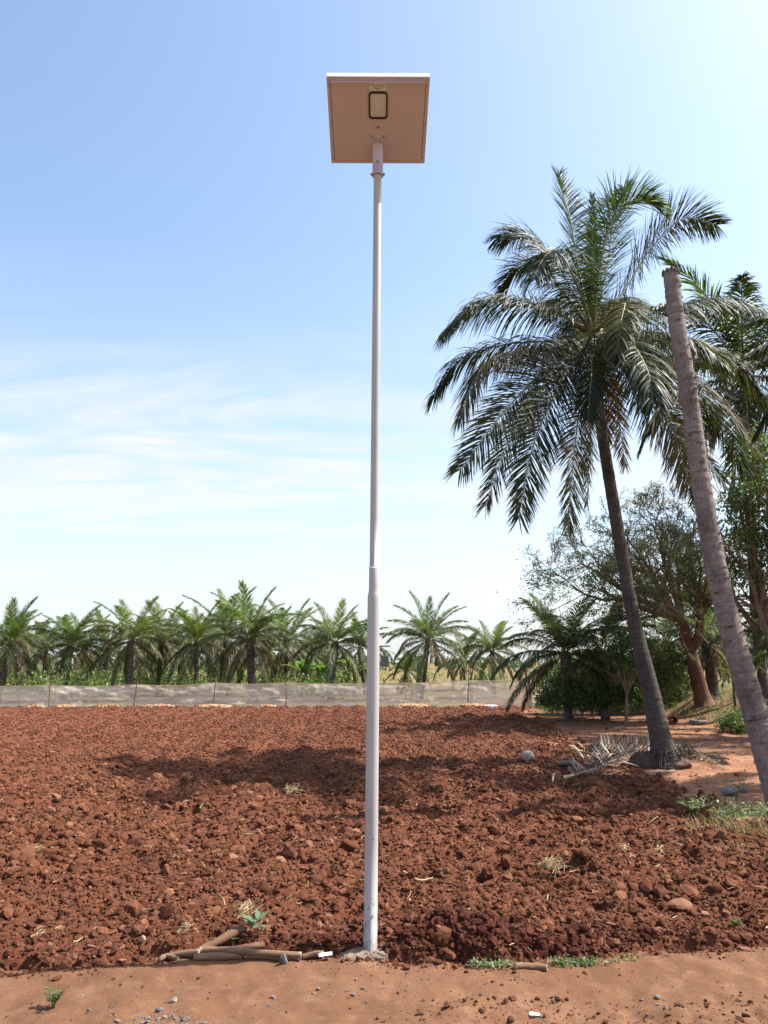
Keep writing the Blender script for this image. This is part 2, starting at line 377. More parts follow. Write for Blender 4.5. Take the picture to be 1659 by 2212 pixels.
def lens_mat():
    m, t, b = new_mat('frosted_lens'); b.inputs['Base Color'].default_value = (0.52, 0.50, 0.58, 1)
    b.inputs['Roughness'].default_value = 0.12; b.inputs['Specular IOR Level'].default_value = 0.6
    b.inputs['Coat Weight'].default_value = 0.6; b.inputs['Coat Roughness'].default_value = 0.05
    nz = noise_node(t, 4, 1, 0.4, stretch=(3, 1, 1)); bump(t, b, nz.outputs['Fac'], 0.35, 0.05); return m
M_lens = lens_mat()
def net_mat():
    m, t, b = new_mat('mesh_netting'); out = t.nodes['Material Output']
    nz = noise_node(t, 0.9, 6, 0.62, dist=0.8, stretch=(0.6, 1, 2.2)); nf = noise_node(t, 7, 4, 0.6, stretch=(0.5, 1, 3))
    c = ramp(t, nz.outputs['Fac'], [(0.3, (0.62, 0.54, 0.43)), (0.7, (0.86, 0.79, 0.67))])
    t.links.new(c, b.inputs['Base Color']); b.inputs['Roughness'].default_value = 0.6
    bump(t, b, nf.outputs['Fac'], 0.5, 0.03)
    tl = N(t, 'ShaderNodeBsdfTranslucent'); t.links.new(c, tl.inputs['Color'])
    m1 = N(t, 'ShaderNodeMixShader'); m1.inputs[0].default_value = 0.55
    t.links.new(b.outputs[0], m1.inputs[1]); t.links.new(tl.outputs[0], m1.inputs[2])
    tp = N(t, 'ShaderNodeBsdfTransparent'); m2 = N(t, 'ShaderNodeMixShader')
    mr = N(t, 'ShaderNodeMapRange'); mr.inputs['From Min'].default_value = 0.3; mr.inputs['From Max'].default_value = 0.7
    mr.inputs['To Min'].default_value = 0.50; mr.inputs['To Max'].default_value = 0.82
    t.links.new(nz.outputs['Fac'], mr.inputs['Value'])
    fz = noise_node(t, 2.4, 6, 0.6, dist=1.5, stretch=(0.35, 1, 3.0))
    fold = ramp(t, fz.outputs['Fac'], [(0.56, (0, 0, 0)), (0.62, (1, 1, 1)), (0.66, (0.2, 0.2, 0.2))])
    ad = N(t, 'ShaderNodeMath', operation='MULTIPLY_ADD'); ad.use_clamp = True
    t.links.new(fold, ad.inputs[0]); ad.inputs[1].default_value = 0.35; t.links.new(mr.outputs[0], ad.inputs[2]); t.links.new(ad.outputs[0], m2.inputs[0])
    t.links.new(tp.outputs[0], m2.inputs[1]); t.links.new(m1.outputs[0], m2.inputs[2])
    t.links.new(m2.outputs[0], out.inputs['Surface']); return m
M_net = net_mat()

# ================================================================== TERRAIN
front_px = [(-900, 2130), (-300, 2115), (0, 2106), (200, 2098), (330, 2082), (430, 2066), (510, 2056), (600, 2066), (680, 2076), (785, 2084), (900, 2090), (1000, 2092),
            (1120, 2096), (1250, 2092), (1330, 2080), (1430, 2068), (1560, 2062), (1659, 2054), (2000, 2040), (2600, 2030)]
_fp = np.array([gnd(*p) for p in front_px])
def front_y(x): return np.interp(x, _fp[:, 0], _fp[:, 1])
right_px = [(1140, 1526), (1150, 1545), (1185, 1568), (1245, 1592), (1290, 1615), (1330, 1650), (1420, 1690), (1490, 1720), (1540, 1752), (1585, 1785), (1700, 1800), (1900, 1815)]
_rp = np.array([gnd(*p) for p in right_px])[::-1]
def right_x(y): return np.interp(y, _rp[:, 1], _rp[:, 0], left=9.0)
def bank_h(x, y):
    foot = np.interp(y, [8.5, 10, 12, 16, 20, 24, 30, 60], [9, 7.6, 7.2, 7.8, 8.2, 7.8, 8.2, 14])
    b = 0.65 * sstep(x - foot, 0.0, 2.2)
    m = 0.24 * np.exp(-(((x - 5.2) / 1.25) ** 2 + ((y - 8.05) / 0.42) ** 2) ** 1.5)
    return b + m
def track_z(x, y): return 0.035 * fbm(x / 1.7, y / 1.7, 3, 31) + 0.012 * fbm(x / 0.3, y / 0.3, 3, 35) + bank_h(x, y)
def path_z(x, y):
    lip = 0.022 * np.exp(-((y - front_y(x) + 0.12) / 0.16) ** 2)
    return 0.008 + 0.024 * fbm(x / 0.8, y / 0.8, 3, 41) + 0.013 * fbm(x / 0.16, y / 0.16, 4, 45) + lip
def field_base(x, y):
    furrow = 0.034 * np.sin(2 * np.pi * (x + 0.06 * y + 0.26 * perlin(x / 1.7, y / 1.7, 61)) / 0.62) * sstep(y, 6.5, 10)
    near = 1.0 - 0.45 * sstep(y, 8, 14)
    damp = 0.10 * np.exp(-(((x - 0.55) / 0.55) ** 2 + ((y - 4.78) / 0.14) ** 2))
    return 0.02 + near * 0.055 * fbm(x / 0.85, y / 0.85, 3, 11) + 0.03 * fbm(x / 4, y / 4, 2, 15) + furrow + damp
def field_mask(x, y):
    n = 0.10 * fbm(x / 0.35, y / 0.35, 3, 21)
    a = sstep(y - front_y(x) + n * 0.6, -0.06, 0.10)
    wx = 0.15 + 0.02 * y
    b = 1 - sstep(x - right_x(y) + n * 6, -wx, wx)
    c = 1 - sstep(y + n * 3, 28.2, 29.4)
    return a * b * c
def fan(y0, y1, u0, u1, k, nu, zf):
    ys = [y0]
    while ys[-1] < y1: ys.append(ys[-1] * (1 + k))
    ys = np.array(ys); us = np.linspace(u0, u1, nu)
    Y, U = np.meshgrid(ys, us, indexing='ij'); X = U * (Y + 0.4)
    X = X + 0.3 * (us[1] - us[0]) * Y * perlin(X * 23, Y * 23, 77); 
    Z = zf(X, Y); V = np.stack([X, Y, Z], -1).reshape(-1, 3)
    i = np.arange(len(ys) - 1)[:, None] * nu + np.arange(nu - 1)[None]
    F = np.stack([i, i + 1, i + nu + 1, i + nu], -1).reshape(-1, 4)
    return V, F
def field_z(x, y):
    z = field_base(x, y)
    wx = x + 0.03 * perlin(x / 0.07, y / 0.07, 81); wy = y + 0.03 * perlin(x / 0.07, y / 0.07, 83)
    big = 1 - 0.5 * sstep(y, 7, 13)
    z = z + big * 0.055 * lumps(wx / 0.30, wy / 0.30, 3) * sstep(fbm(x / 0.8, y / 0.8, 2, 91), -0.2, 0.5)
    fn = 1 - 0.45 * sstep(y, 8, 16)
    z = z + fn * 0.030 * lumps(wx / 0.115, wy / 0.115, 4)
    z = z + fn * 0.030 * lumps(wx / 0.055, wy / 0.055, 6)
    z = z + 0.010 * fbm(x / 0.03, y / 0.03, 2, 95)
    band = sstep(y, 5.1, 6.0) * (1 - sstep(y, 8.5, 12))
    z = z - (big * 0.05 + 0.06 * band) * sstep(fbm(x / 0.30, y / 0.26, 2, 97), 0.30, 0.80) + band * 0.045 * lumps(wx / 0.24, wy / 0.20, 8) * sstep(fbm(x / 0.9, y / 0.7, 2, 99), -0.1, 0.5)
    m = field_mask(x, y)
    return z * m - 0.16 * (1 - m)
V, F = fan(4.15, 30.5, -0.82, 0.82, 0.0029, 620, field_z)
field = struct('tilled_field', mesh('tilled_field', V, F, True), M_field)

def path_full(x, y):
    e = sstep(y - front_y(x) + 0.05 * fbm(x / 0.25, y / 0.25, 3, 51), 0.0, 0.22)
    rough = (1 - sstep(y + 0.10 * fbm(x / 0.5, y / 0.5, 3, 53), 3.92, 4.12)) * sstep(x, -0.1, 0.7)
    r = 0.022 * lumps(x / 0.06, y / 0.06, 6) + 0.03 * lumps(x / 0.13, y / 0.13, 3)
    return path_z(x, y) * (1 - e) - 0.12 * e + rough * (r - 0.01)
V, F = fan(2.2, 5.6, -1.25, 1.25, 0.0034, 560, path_full)
struct('dirt_path', mesh('dirt_path', V, F, True), M_path)

xs = np.linspace(-1.5, 20, 200); ys = np.concatenate([np.linspace(6.2, 32, 230)])
X, Y = np.meshgrid(xs, ys); Z = track_z(X, Y)
inside = sstep(right_x(Y) - X, 0.8, 2.0)
Z = Z - 0.25 * inside
Z = np.where(Y < 7.4, np.minimum(Z, -0.03 - 0.2 * (7.4 - Y) + bank_h(X, Y)), Z)
V = np.stack([X, Y, Z], -1).reshape(-1, 3); nu = len(xs)
i = np.arange(len(ys) - 1)[:, None] * nu + np.arange(nu - 1)[None]
F = np.stack([i, i + 1, i + nu + 1, i + nu], -1).reshape(-1, 4)
me = mesh('dirt_track', V, F, True); me.materials.append(M_track); me.materials.append(M_bank)
cz = bank_h(V[F].mean(1)[:, 0], V[F].mean(1)[:, 1]) > 0.12
me.polygons.foreach_set('material_index', cz.astype(np.int32))
struct('dirt_track', me, None)
# one sheet to the horizon
xs = np.concatenate([-np.geomspace(2500, 6, 40), np.linspace(-5, 5, 6), np.geomspace(6, 2500, 40)])
ys = np.concatenate([[-2500, -800, -200, -60, -20, -5, 0, 2], np.linspace(4, 60, 57), np.geomspace(62, 2500, 40)])
X, Y = np.meshgrid(xs, ys)
Z = -0.10 + 0 * X + 0.25 * fbm(X / 30, Y / 30, 2, 5) * sstep(Y, 40, 80)
Z = Z + 0.55 * sstep(X, 11, 15) * sstep(Y, 6, 10)
Z = Z - 0.12 * (Y < 31)
V = np.stack([X, Y, Z], -1).reshape(-1, 3); nu = len(xs)
i = np.arange(len(ys) - 1)[:, None] * nu + np.arange(nu - 1)[None]
F = np.stack([i, i + 1, i + nu + 1, i + nu], -1).reshape(-1, 4)
struct('ground', mesh('ground', V, F, True), M_ground)

def surf(x, y):
    """top of whatever earth lies at x, y"""
    x = np.asarray(x, float); y = np.asarray(y, float)
    zt = np.where(y > 7.4, track_z(x, y) - 0.25 * sstep(right_x(y) - x, 0.8, 2.0), -1)
    zp = np.where(y < 5.6, path_full(x, y), -1)
    return np.maximum(np.maximum(field_z(x, y), zp), np.maximum(zt, -0.1))

# ------------------------------------------------------------------ clods
def clod_mesh(seed, sub, flat=0.7, rough=0.22, facets=5):
    rg = np.random.default_rng(seed); bm = bmesh.new()
    bmesh.ops.create_icosphere(bm, subdivisions=sub, radius=1.0)
    V = np.array([v.co[:] for v in bm.verts]); F = [[v.index for v in f.verts] for f in bm.faces]; bm.free()
    d = np.ones(len(V))
    for k, f in enumerate((1.1, 2.3, 4.7)):
        ph = rg.uniform(0, 6.28, (4, 3)); fr = rg.normal(0, f, (4, 3))
        d += rough / (k + 1) * np.sin(V @ fr.T + ph[:, 0]).sum(1) / 2.2
    V = V * d[:, None]
    for _ in range(facets):                               # broken faces
        n = rg.normal(size=3); n /= np.linalg.norm(n); c = rg.uniform(0.5, 0.85)
        s = V @ n; over = np.maximum(0, s - c); V = V - over[:, None] * n * 0.92
    V += rg.normal(0, 0.05 if sub == 3 else 0.03, V.shape) * (rough > .08)
    V *= np.array((1.0, rg.uniform(0.7, 1.0), flat * rg.uniform(0.8, 1.1)))
    return V, F
clod_src = []
clod_col = bpy.data.collections.new('clod_shapes')
for k in range(12):
    V, F = clod_mesh(100 + k, 3 if k < 4 else 2, 0.68, 0.30, 8)
    me = mesh('soil_clod', V, F, False); me.materials.append(M_clod); clod_src.append(me)
    o = bpy.data.objects.new('clod_shape.%03d' % k, me); clod_col.objects.link(o)
for k in range(5):                                          # flat broken chips, drier and paler
    V, F = clod_mesh(150 + k, 2, 0.34, 0.18, 9); me = mesh('soil_chip', V, F, False); me.materials.append(M_stone)
    o = bpy.data.objects.new('clod_shape.%03d' % (12 + k), me); clod_col.objects.link(o)
stone_src = []
for k in range(6):
    V, F = clod_mesh(300 + k, 2, 0.42, 0.16, 9); me = mesh('flat_stone', V, F, False); me.materials.append(M_stone); stone_src.append(me)

def scatter(name, P, S, label, cat, rg, src=clod_col, nsrc=12):
    """many loose pieces as one object: points carrying turn, size and shape"""
    n = len(P); me = bpy.data.meshes.new(name); me.vertices.add(n)
    me.vertices.foreach_set('co', np.asarray(P, np.float32).ravel())
    a = me.attributes.new('turn', 'FLOAT_VECTOR', 'POINT')
    rot = np.stack([rg.uniform(-0.5, 0.5, n), rg.uniform(-0.5, 0.5, n), rg.uniform(0, 6.28, n)], -1)
    a.data.foreach_set('vector', rot.astype(np.float32).ravel())
    a = me.attributes.new('size', 'FLOAT', 'POINT'); a.data.foreach_set('value', np.asarray(S, np.float32))
    a = me.attributes.new('shape', 'INT', 'POINT'); sh = rg.integers(0, nsrc, n)
    if src is clod_col: sh = np.where(rg.random(n) < 0.045, rg.integers(12, 17, n), sh)
    a.data.foreach_set('value', sh.astype(np.int32))
    o = link(name, me); o['kind'] = 'stuff'; tag(o, label, cat)
    g = bpy.data.node_groups.new(name, 'GeometryNodeTree')
    g.interface.new_socket('Geometry', in_out='INPUT', socket_type='NodeSocketGeometry')
    g.interface.new_socket('Geometry', in_out='OUTPUT', socket_type='NodeSocketGeometry')
    gi = N(g, 'NodeGroupInput'); go = N(g, 'NodeGroupOutput')
    mp = N(g, 'GeometryNodeMeshToPoints'); ip = N(g, 'GeometryNodeInstanceOnPoints')
    ci = N(g, 'GeometryNodeCollectionInfo'); ci.inputs['Collection'].default_value = src
    ci.inputs['Separate Children'].default_value = True; ci.inputs['Reset Children'].default_value = True
    def attr(nm, ty):
        a = N(g, 'GeometryNodeInputNamedAttribute', data_type=ty); a.inputs['Name'].default_value = nm; return a.outputs[0]
    g.links.new(gi.outputs[0], mp.inputs[0]); g.links.new(mp.outputs[0], ip.inputs['Points'])
    g.links.new(ci.outputs[0], ip.inputs['Instance']); ip.inputs['Pick Instance'].default_value = True
    g.links.new(attr('shape', 'INT'), ip.inputs['Instance Index'])
    er = N(g, 'FunctionNodeEulerToRotation'); g.links.new(attr('turn', 'FLOAT_VECTOR'), er.inputs[0])
    g.links.new(er.outputs[0], ip.inputs['Rotation'])
    g.links.new(attr('size', 'FLOAT'), ip.inputs['Scale'])
    g.links.new(ip.outputs[0], go.inputs[0])
    md = o.modifiers.new('scatter', 'NODES'); md.node_group = g
    return o

rg = np.random.default_rng(21)
n = 150000
y = 4.35 * (29.0 / 4.35) ** (rg.random(n) ** 1.15); x = rg.uniform(-0.72, 0.72, n) * (y + 0.3)
smin = 0.0075 + 0.00135 * (y - 4.35)
s = smin * (1 - rg.random(n)) ** (-1 / 2.6)
s = np.minimum(s, np.interp(y, [4.5, 5.2, 6.2, 9, 14, 30], [.030, .038, .062, .055, .036, .030]))
# bigger clods come in patches
patch = sstep(fbm(x / 1.1, y / 1.1, 3, 131), -0.2, 0.7)
s = np.where(rg.random(n) < 0.02 + 0.05 * patch, s * rg.uniform(1.5, 3.2, n) * (0.5 + 0.9 * patch), s); s = np.minimum(s, np.interp(y, [4.5, 5.2, 6.2, 9, 14], [.05, .065, .105, .09, .05]))
keep = (rg.random(n) < field_mask(x, y) ** 2) & ((s < 0.035) | (rg.random(n) < 0.25 + 0.75 * patch))
# damp dug heap beside the pole has finer crumbs
x, y, s = x[keep], y[keep], s[keep]
z = field_z(x, y) + s * 0.12
order = np.argsort(-(s / y)); top = order[:280]; rest = order[280:]
scatter('loose_soil', np.stack([x, y, z], -1)[rest], s[rest], 'loose red-brown crumbs of soil covering the ploughed field', 'soil', rg)
for q, k in enumerate(top):
    o = link('soil_clod', clod_src[q % 12], None, None, (x[k], y[k], z[k]))
    sc = s[k] * 0.95; o.scale = (sc, sc * rg.uniform(0.8, 1.1), sc * rg.uniform(0.8, 1.2)); o.rotation_euler = (rg.uniform(-.5, .5), rg.uniform(-.5, .5), rg.uniform(0, 6.28))
    tag(o, 'rough red-brown clod lying loose on the ploughed field', 'clod', 'large clods in the ploughed field')
# crumbs on the path
crumb_col = bpy.data.collections.new('crumb_shapes')
for k in range(12):
    me = clod_src[k].copy(); me.materials.clear(); me.materials.append(M_crumb); crumb_col.objects.link(bpy.data.objects.new('crumb_shape.%03d' % k, me))
n = 9000
y = rg.uniform(3.3, 4.75, n); x = rg.uniform(-3.6, 3.6, n)
wgt = np.where((y < 4.08 + 0.08 * perlin(x * 2, y * 2, 3)) & (x > 0.1 + 0.5 * perlin(y * 3, x * 3, 5)), 1.0, 0.10) * (y < front_y(x) + 0.05)
k = rg.random(n) < wgt; x, y = x[k], y[k]
s = np.minimum(0.0032 * (1 - rg.random(len(x))) ** (-1 / 2.2), np.where((y < 4.1) & (x > 0), 0.020, 0.010))
scatter('path_crumbs', np.stack([x, y, path_full(x, y) + s * 0.2], -1), s, 'small crumbs of earth scattered on the packed path', 'crumbs', rg, crumb_col)
# crumbs crumbled over the edge of the path, and the dark dug heap right of the pole
n = 2600; x = rg.uniform(-3.2, 3.2, n); y = front_y(x) + rg.normal(0.0, 0.055, n)
s = np.minimum(0.0040 * (1 - rg.random(n)) ** (-1 / 2.0), 0.022)
scatter('edge_crumbs', np.stack([x, y, np.maximum(path_full(x, y), field_z(x, y)) + s * 0.2], -1), s, 'crumbs of red soil along the edge between field and path', 'crumbs', rg)
damp_col = bpy.data.collections.new('damp_shapes')
for k in range(12):
    me = clod_src[k].copy(); me.materials.clear(); me.materials.append(M_damp); damp_col.objects.link(bpy.data.objects.new('damp_shape.%03d' % k, me))
n = 3400; x = np.concatenate([rg.normal(0.62, 0.42, n - 700), rg.normal(-0.45, 0.22, 700)]); y = front_y(x) + 0.16 + rg.normal(0, 0.06, n)
s = np.minimum(0.0075 * (1 - rg.random(n)) ** (-1 / 2.4), 0.032)
scatter('dug_soil', np.stack([x, y, field_z(x, y) + s * 0.35], -1), s, 'darker freshly dug soil heaped along the field edge by the pole', 'soil', rg, damp_col)
# crumbs on the track
n = 1500
y = rg.uniform(9, 27, n); x = rg.uniform(1.5, 8.5, n); k = x > right_x(y) - 1; x, y = x[k], y[k]
s = np.minimum(0.010 * (1 - rg.random(len(x))) ** (-1 / 2.2), 0.05)
scatter('track_crumbs', np.stack([x, y, surf(x, y) + s * 0.2], -1), s, 'scattered lumps of earth on the dirt track', 'crumbs', rg)

# stones and clods that the photograph singles out: pixel, half width in px, label
stones = [
    (1512, 1790, 24, 'broad flat pale-red stone below the green weeds at right'),
    (1305, 1890, 18, 'angular orange-brown clod right of the larger straw clump'),
    (1262, 1866, 22, 'large rounded brown clod just above the straw clump'),
    (1470, 1950, 24, 'dark pointed stone low on the right of the field'),
    (1520, 1958, 20, 'flat pale stone beside the dark pointed stone'),
    (1415, 1958, 16, 'flat tilted slab left of the dark pointed stone'),
    (1590, 1905, 24, 'pale-red slab near the right edge of the field'),
    (1648, 1920, 20, 'rounded pale stone cut by the right picture edge'),
    (1285, 1905, 12, 'small pale block below the larger straw clump'),
    (505, 1852, 16, 'pale-topped stone left of the pole in mid field'),
    (247, 1862, 18, 'long flat pale stone in the left of the field'),
    (455, 1908, 13, 'flat brown stone between the pole and left edge'),
    (62, 2012, 12, 'pale pointed stone near the left picture edge'),
    (375, 1922, 13, 'pair-sized reddish block upslope of the sticks'),
    (700, 1940, 12, 'flat pink stone a little left of the pole'),
    (232, 2062, 11, 'pale stone at the path edge, lower left'),
    (1050, 2010, 14, 'rough pale clod right of the pole foot'),
    (1275, 2024, 15, 'pale slab at field edge above the short log'),
    (1610, 2040, 17, 'pinkish block at the field edge, far right'),
    (950, 1860, 15, 'rust-coloured block right of the pole in mid field'),
]
for q, (px, py, hw, lab) in enumerate(stones):
    p = gnd(px, py, 0.05); sz = hw / FPX * p[1] * 1.05
    o = link('field_stone', stone_src[q % 6] if q not in (1, 2, 19) else clod_src[q % 4], None, None, (p[0], p[1], float(surf(p[0], p[1])) + 0.15 * sz))
    o.scale = (sz, sz * 0.8, sz * (1.1 if q == 3 else 0.8)); o.rotation_euler = (rg.uniform(-.15, .35), rg.uniform(-.25, .25), rg.uniform(0, 6.28))
    tag(o, lab, 'stone', 'larger stones picked out in the field')

# ================================================================== SOLAR STREET LIGHT
PY = 4.65
base = gnd(800, 2070); base[1] = PY; base[0] = (800 - 829.5) / FPX * 4.26; base[2] = 0.03
pole_top = at(816.5, 311, PY)
lamp = thing('solar_street_light', 'tall grey-white steel pole carrying a tilted square solar panel lamp', 'street light', base)
def on_pole(z): f = (z - base[2]) / (pole_top[2] - base[2]); return base + (pole_top - base) * f
def pole_piece(name, zr, n=32, mat=M_paint, cap=True):
    m = MB(); m.tube([on_pole(z) for z, r in zr], [r for z, r in zr], n, cap)
    return m.build(name, mat, lamp, True, base)
zl = at(800, 1288, PY)[2]; zr_ = at(800, 1275, PY)[2]; zj = at(805, 1226, PY)[2]; zu = at(815, 438, PY)[2]
lower = pole_piece('lower_pole', [(-0.15, .0375), (0.6, .0375), (1.2, .037), (zl - .01, .0365), (zl, .0362), ((zl + zr_) / 2, .033), (zr_, .0302), (zr_ + .01, .030), (zj, .0298), (zj + .004, .0285)])
pole_piece('upper_pole', [(zj - .05, .0268), (zj + .3, .0267), (3.5, .0265), (zu, .0264), (zu + .001, .0262), (pole_top[2] - .12, .0262)])
m = MB(); m.tube([on_pole(zj - .006), on_pole(zj + .001), on_pole(zj + .007)], [.0305, .0315, .0285], 24); m.build('weld_ring', M_white, lamp, True, base)
m = MB()
for k in range(5):      # chips in the paint
    a = rng.uniform(-2.4, -0.7); z = (0.22, 0.26, 0.31, 0.55, 0.62)[k]; c = on_pole(z); w, h = rng.uniform(.003, .006), rng.uniform(.006, .014)
    pts = []
    for t in np.linspace(0, 2 * np.pi, 9)[:-1]:
        q = rng.uniform(.5, 1.2); aa = a + w / .038 * math.cos(t) * q; pts.append((c[0] + .0381 * math.cos(aa), c[1] + .0381 * math.sin(aa), z + h * math.sin(t) * q))
    m.add(pts, [tuple(range(8))])
m.build('paint_chip', M_bolt, lower, False, base)
# concrete collar
kk = 36; V = []; F = []; rings_ = [.030, .05, .07, .09, .11, .13, .155]
for ring, rr in enumerate(rings_):
    for j in range(kk):
        a = 2 * np.pi * j / kk; r2 = rr * (1 + (0.25 * math.sin(2 * a + .6) + 0.15 * math.sin(5 * a) + 0.10 * rng.uniform(-1, 1)) * (ring > 0))
        x_, y_ = base[0] + r2 * math.cos(a) * 1.25, PY + r2 * math.sin(a) * 0.8
        h_ = (.018, .016, .013, .008, .002, -.008, -.05)[ring] + .008 * rng.uniform(-1, 1)
        V.append((x_, y_, float(max(path_z(x_, y_), field_base(x_, y_))) * .6 + .012 + h_))
for ring in range(len(rings_) - 1):
    for j in range(kk):
        F.append((ring * kk + j, ring * kk + (j + 1) % kk, (ring + 1) * kk + (j + 1) % kk, (ring + 1) * kk + j))
m = MB(); m.add(V, F); m.build('concrete_footing', M_concrete, lamp, False, base)

# panel frame: u across, v from low far edge to high near edge, w down out of the underside
pb = at(816.5, 352, 4.793); pt = at(817, 165, 4.197)
ev = (pt - pb); PL = np.linalg.norm(ev); ev /= PL
eu = np.array((1.0, 0.008, 0.004)); eu -= eu @ ev * ev; eu /= np.linalg.norm(eu)
ew = np.cross(eu, ev); ew = ew if ew[2] < 0 else -ew
PW = 0.643
Mx = np.stack([eu, ev, ew], 1)
def loc_(u, v, w): return pb + Mx @ np.array((u, v, w), float)
def P_(name, boxes, mat, parent=lamp):
    m = MB()
    for c, h in boxes: m.box(c, h, Mx)
    V = np.vstack(m.V) + pb - base
    return link(name, mesh(name, V, m.F), mat, parent)
hw = PW / 2
frame = P_('panel_frame', [((0, PL - .006, -.017), (hw, .006, .017)), ((0, .006, -.017), (hw, .006, .017)),
                   ((-hw + .006, PL / 2, -.017), (.006, PL / 2 - .0125, .017)), ((hw - .006, PL / 2, -.017), (.006, PL / 2 - .0125, .017))], M_alu)
P_('back_sheet', [((0, PL / 2, .0035), (hw - .0245, PL / 2 - .0245, .0035))], M_coat)
P_('solar_cells', [((0, PL / 2, -.031), (hw - .0125, PL / 2 - .0125, .002))], M_cells, lamp)
fl = []
for nm, c, h in (('flange', (-hw + .0105, PL / 2, .0022), (.0105, PL / 2 - .001, .002)), ('flange', (hw - .0105, PL / 2, .0022), (.0105, PL / 2 - .001, .002)),
                 ('flange', (0, PL - .014, .0022), (hw - .0215, .0125, .002)), ('flange', (0, .0105, .0022), (hw - .0215, .0100, .002))):
    P_(nm, [(c, h)], M_coat)
P_('top_lip', [((0, PL - .0285, .0105), (hw - .024, .0015, .0095)), ((0, PL - .021, .0065), (hw - .024, .0058, .0015))], M_coat)
def rrect(w, h, r, n=6):
    pts = []
    for cx0, cy0, a0 in ((w - r, h - r, 0), (-w + r, h - r, 90), (-w + r, -h + r, 180), (w - r, -h + r, 270)):
        for k in range(n + 1):
            a = R(a0 + 90 * k / n); pts.append((cx0 + r * math.cos(a), cy0 + r * math.sin(a)))
    return np.array(pts)
# window of the lamp: from the photograph 0.13 m by 0.19 m on the sheet
def v_of(py):     # position along the panel seen at that pixel row
    r = ray(817, py); A = np.array([[r[1], -ev[1]], [r[2], -ev[2]]]); b_ = np.array((pb[1] - 0, pb[2] - CAM_H))
    return np.linalg.solve(A, b_)[1]
v1, v0 = v_of(196), v_of(254); wc = (v0 + v1) / 2; wh = abs(v1 - v0) / 2; ww = 0.0605
out_, in_ = rrect(ww, wh, .022), rrect(ww - .0085, wh - .010, .015); nn = len(out_)
m = MB(); V = []; F = []
for pts, w_ in ((out_, .007), (out_, .016), (in_, .016), (in_, .007)):
    V += [loc_(u, wc + v, w_) for u, v in pts]
for a_ in range(3):
    for j in range(nn): F.append((a_ * nn + j, a_ * nn + (j + 1) % nn, (a_ + 1) * nn + (j + 1) % nn, (a_ + 1) * nn + j))
m.add(V, F); bez = m.build('lamp_bezel', M_black, lamp, False, base)
m = MB(); lens_pts = rrect(ww - .0088, wh - .0103, .015)
V = [loc_(0, wc, .0155)] + [loc_(u * .6, wc + v * .6, .0145) for u, v in lens_pts] + [loc_(u, wc + v, .0095) for u, v in lens_pts]
F = [(0, 1 + j, 1 + (j + 1) % nn) for j in range(nn)] + [(1 + j, 1 + nn + j, 1 + nn + (j + 1) % nn, 1 + (j + 1) % nn) for j in range(nn)]
m.add(V, F); m.build('lamp_lens', M_lens, lamp, True, base)
# label with its print
lv = v_of(185.5); lh = abs(v_of(178.5) - v_of(193.5)) / 2
lab = P_('maker_label', [((-.002, lv, .0078), (.050, lh, .0007))], M_label)
def print_text(body, size, u, v, name):
    cu = bpy.data.curves.new('txt', 'FONT'); cu.body = body; cu.size = size; cu.align_x = 'CENTER'; cu.align_y = 'CENTER'; cu.offset = size * 0.012
    tmp = bpy.data.objects.new('txt', cu); col.objects.link(tmp)
    dg = bpy.context.evaluated_depsgraph_get(); me = bpy.data.meshes.new_from_object(tmp.evaluated_get(dg))
    bpy.data.objects.remove(tmp)
    co = np.array([vv.co[:] for vv in me.vertices]); new = np.array([loc_(u + c[0], v + c[1], .0090) - base for c in co])
    me.vertices.foreach_set('co', new.astype(np.float32).ravel()); me.update(); me.materials.clear()
    return link(name, me, M_ink, lab)
print_text('rb Energy', .0165, .0085, lv + lh * .48, 'brand_print')
m = MB(); rgl = np.random.default_rng(5)                     # print too fine to read: broken rules of ink
for row, (vv, u0, u1, th) in enumerate([(-.08, -.040, .036, .0018), (-.40, -.022, .018, .0013), (-.52, -.040, .038, .0006), (-.62, -.020, .016, .0010)]):
    u = u0
    while u < u1:
        L = rgl.uniform(.002, .006); m.box((u + L / 2, lv + lh * vv, .0088), (L / 2, th, .0002), Mx); u += L + rgl.uniform(.0006, .002)
V = np.vstack(m.V) + pb - base; link('fine_print', mesh('fine_print', V, m.F), M_ink, lab)
mm = MB(); a = np.linspace(0, 2 * np.pi, 17)[:-1]
V = [loc_(-.037 + .0075 * math.cos(t), lv + lh * .52 + .0075 * math.sin(t), .0090) for t in a] + [loc_(-.037 + .0048 * math.cos(t), lv + lh * .52 + .0048 * math.sin(t), .0090) for t in a]
mm.add(V, [(j, (j + 1) % 16, 16 + (j + 1) % 16, 16 + j) for j in range(16)]); mm.build('logo_print', M_ink, lab, False, base)
# bracket
bv1, bv0 = v_of(286), 0.03
plate = P_('bracket_plate', [((0, (bv0 + bv1) / 2, .0095), (.055, (bv1 - bv0) / 2, .0024))], M_coat)
sock_a = on_pole(pole_top[2] - .26); 
m = MB(); so = pole_top + np.array((0, 0, -.012))
m.tube([so, on_pole(pole_top[2] - .10), on_pole(pole_top[2] - .235)], [.0355, .0355, .0355], 32, True); m.build('socket', M_coat, lamp, True, base)
m = MB(); m.tube([on_pole(pole_top[2] - .2345), on_pole(pole_top[2] - .2405)], [.0372, .0372], 32); m.build('socket_rim', M_coat, lamp, True, base)
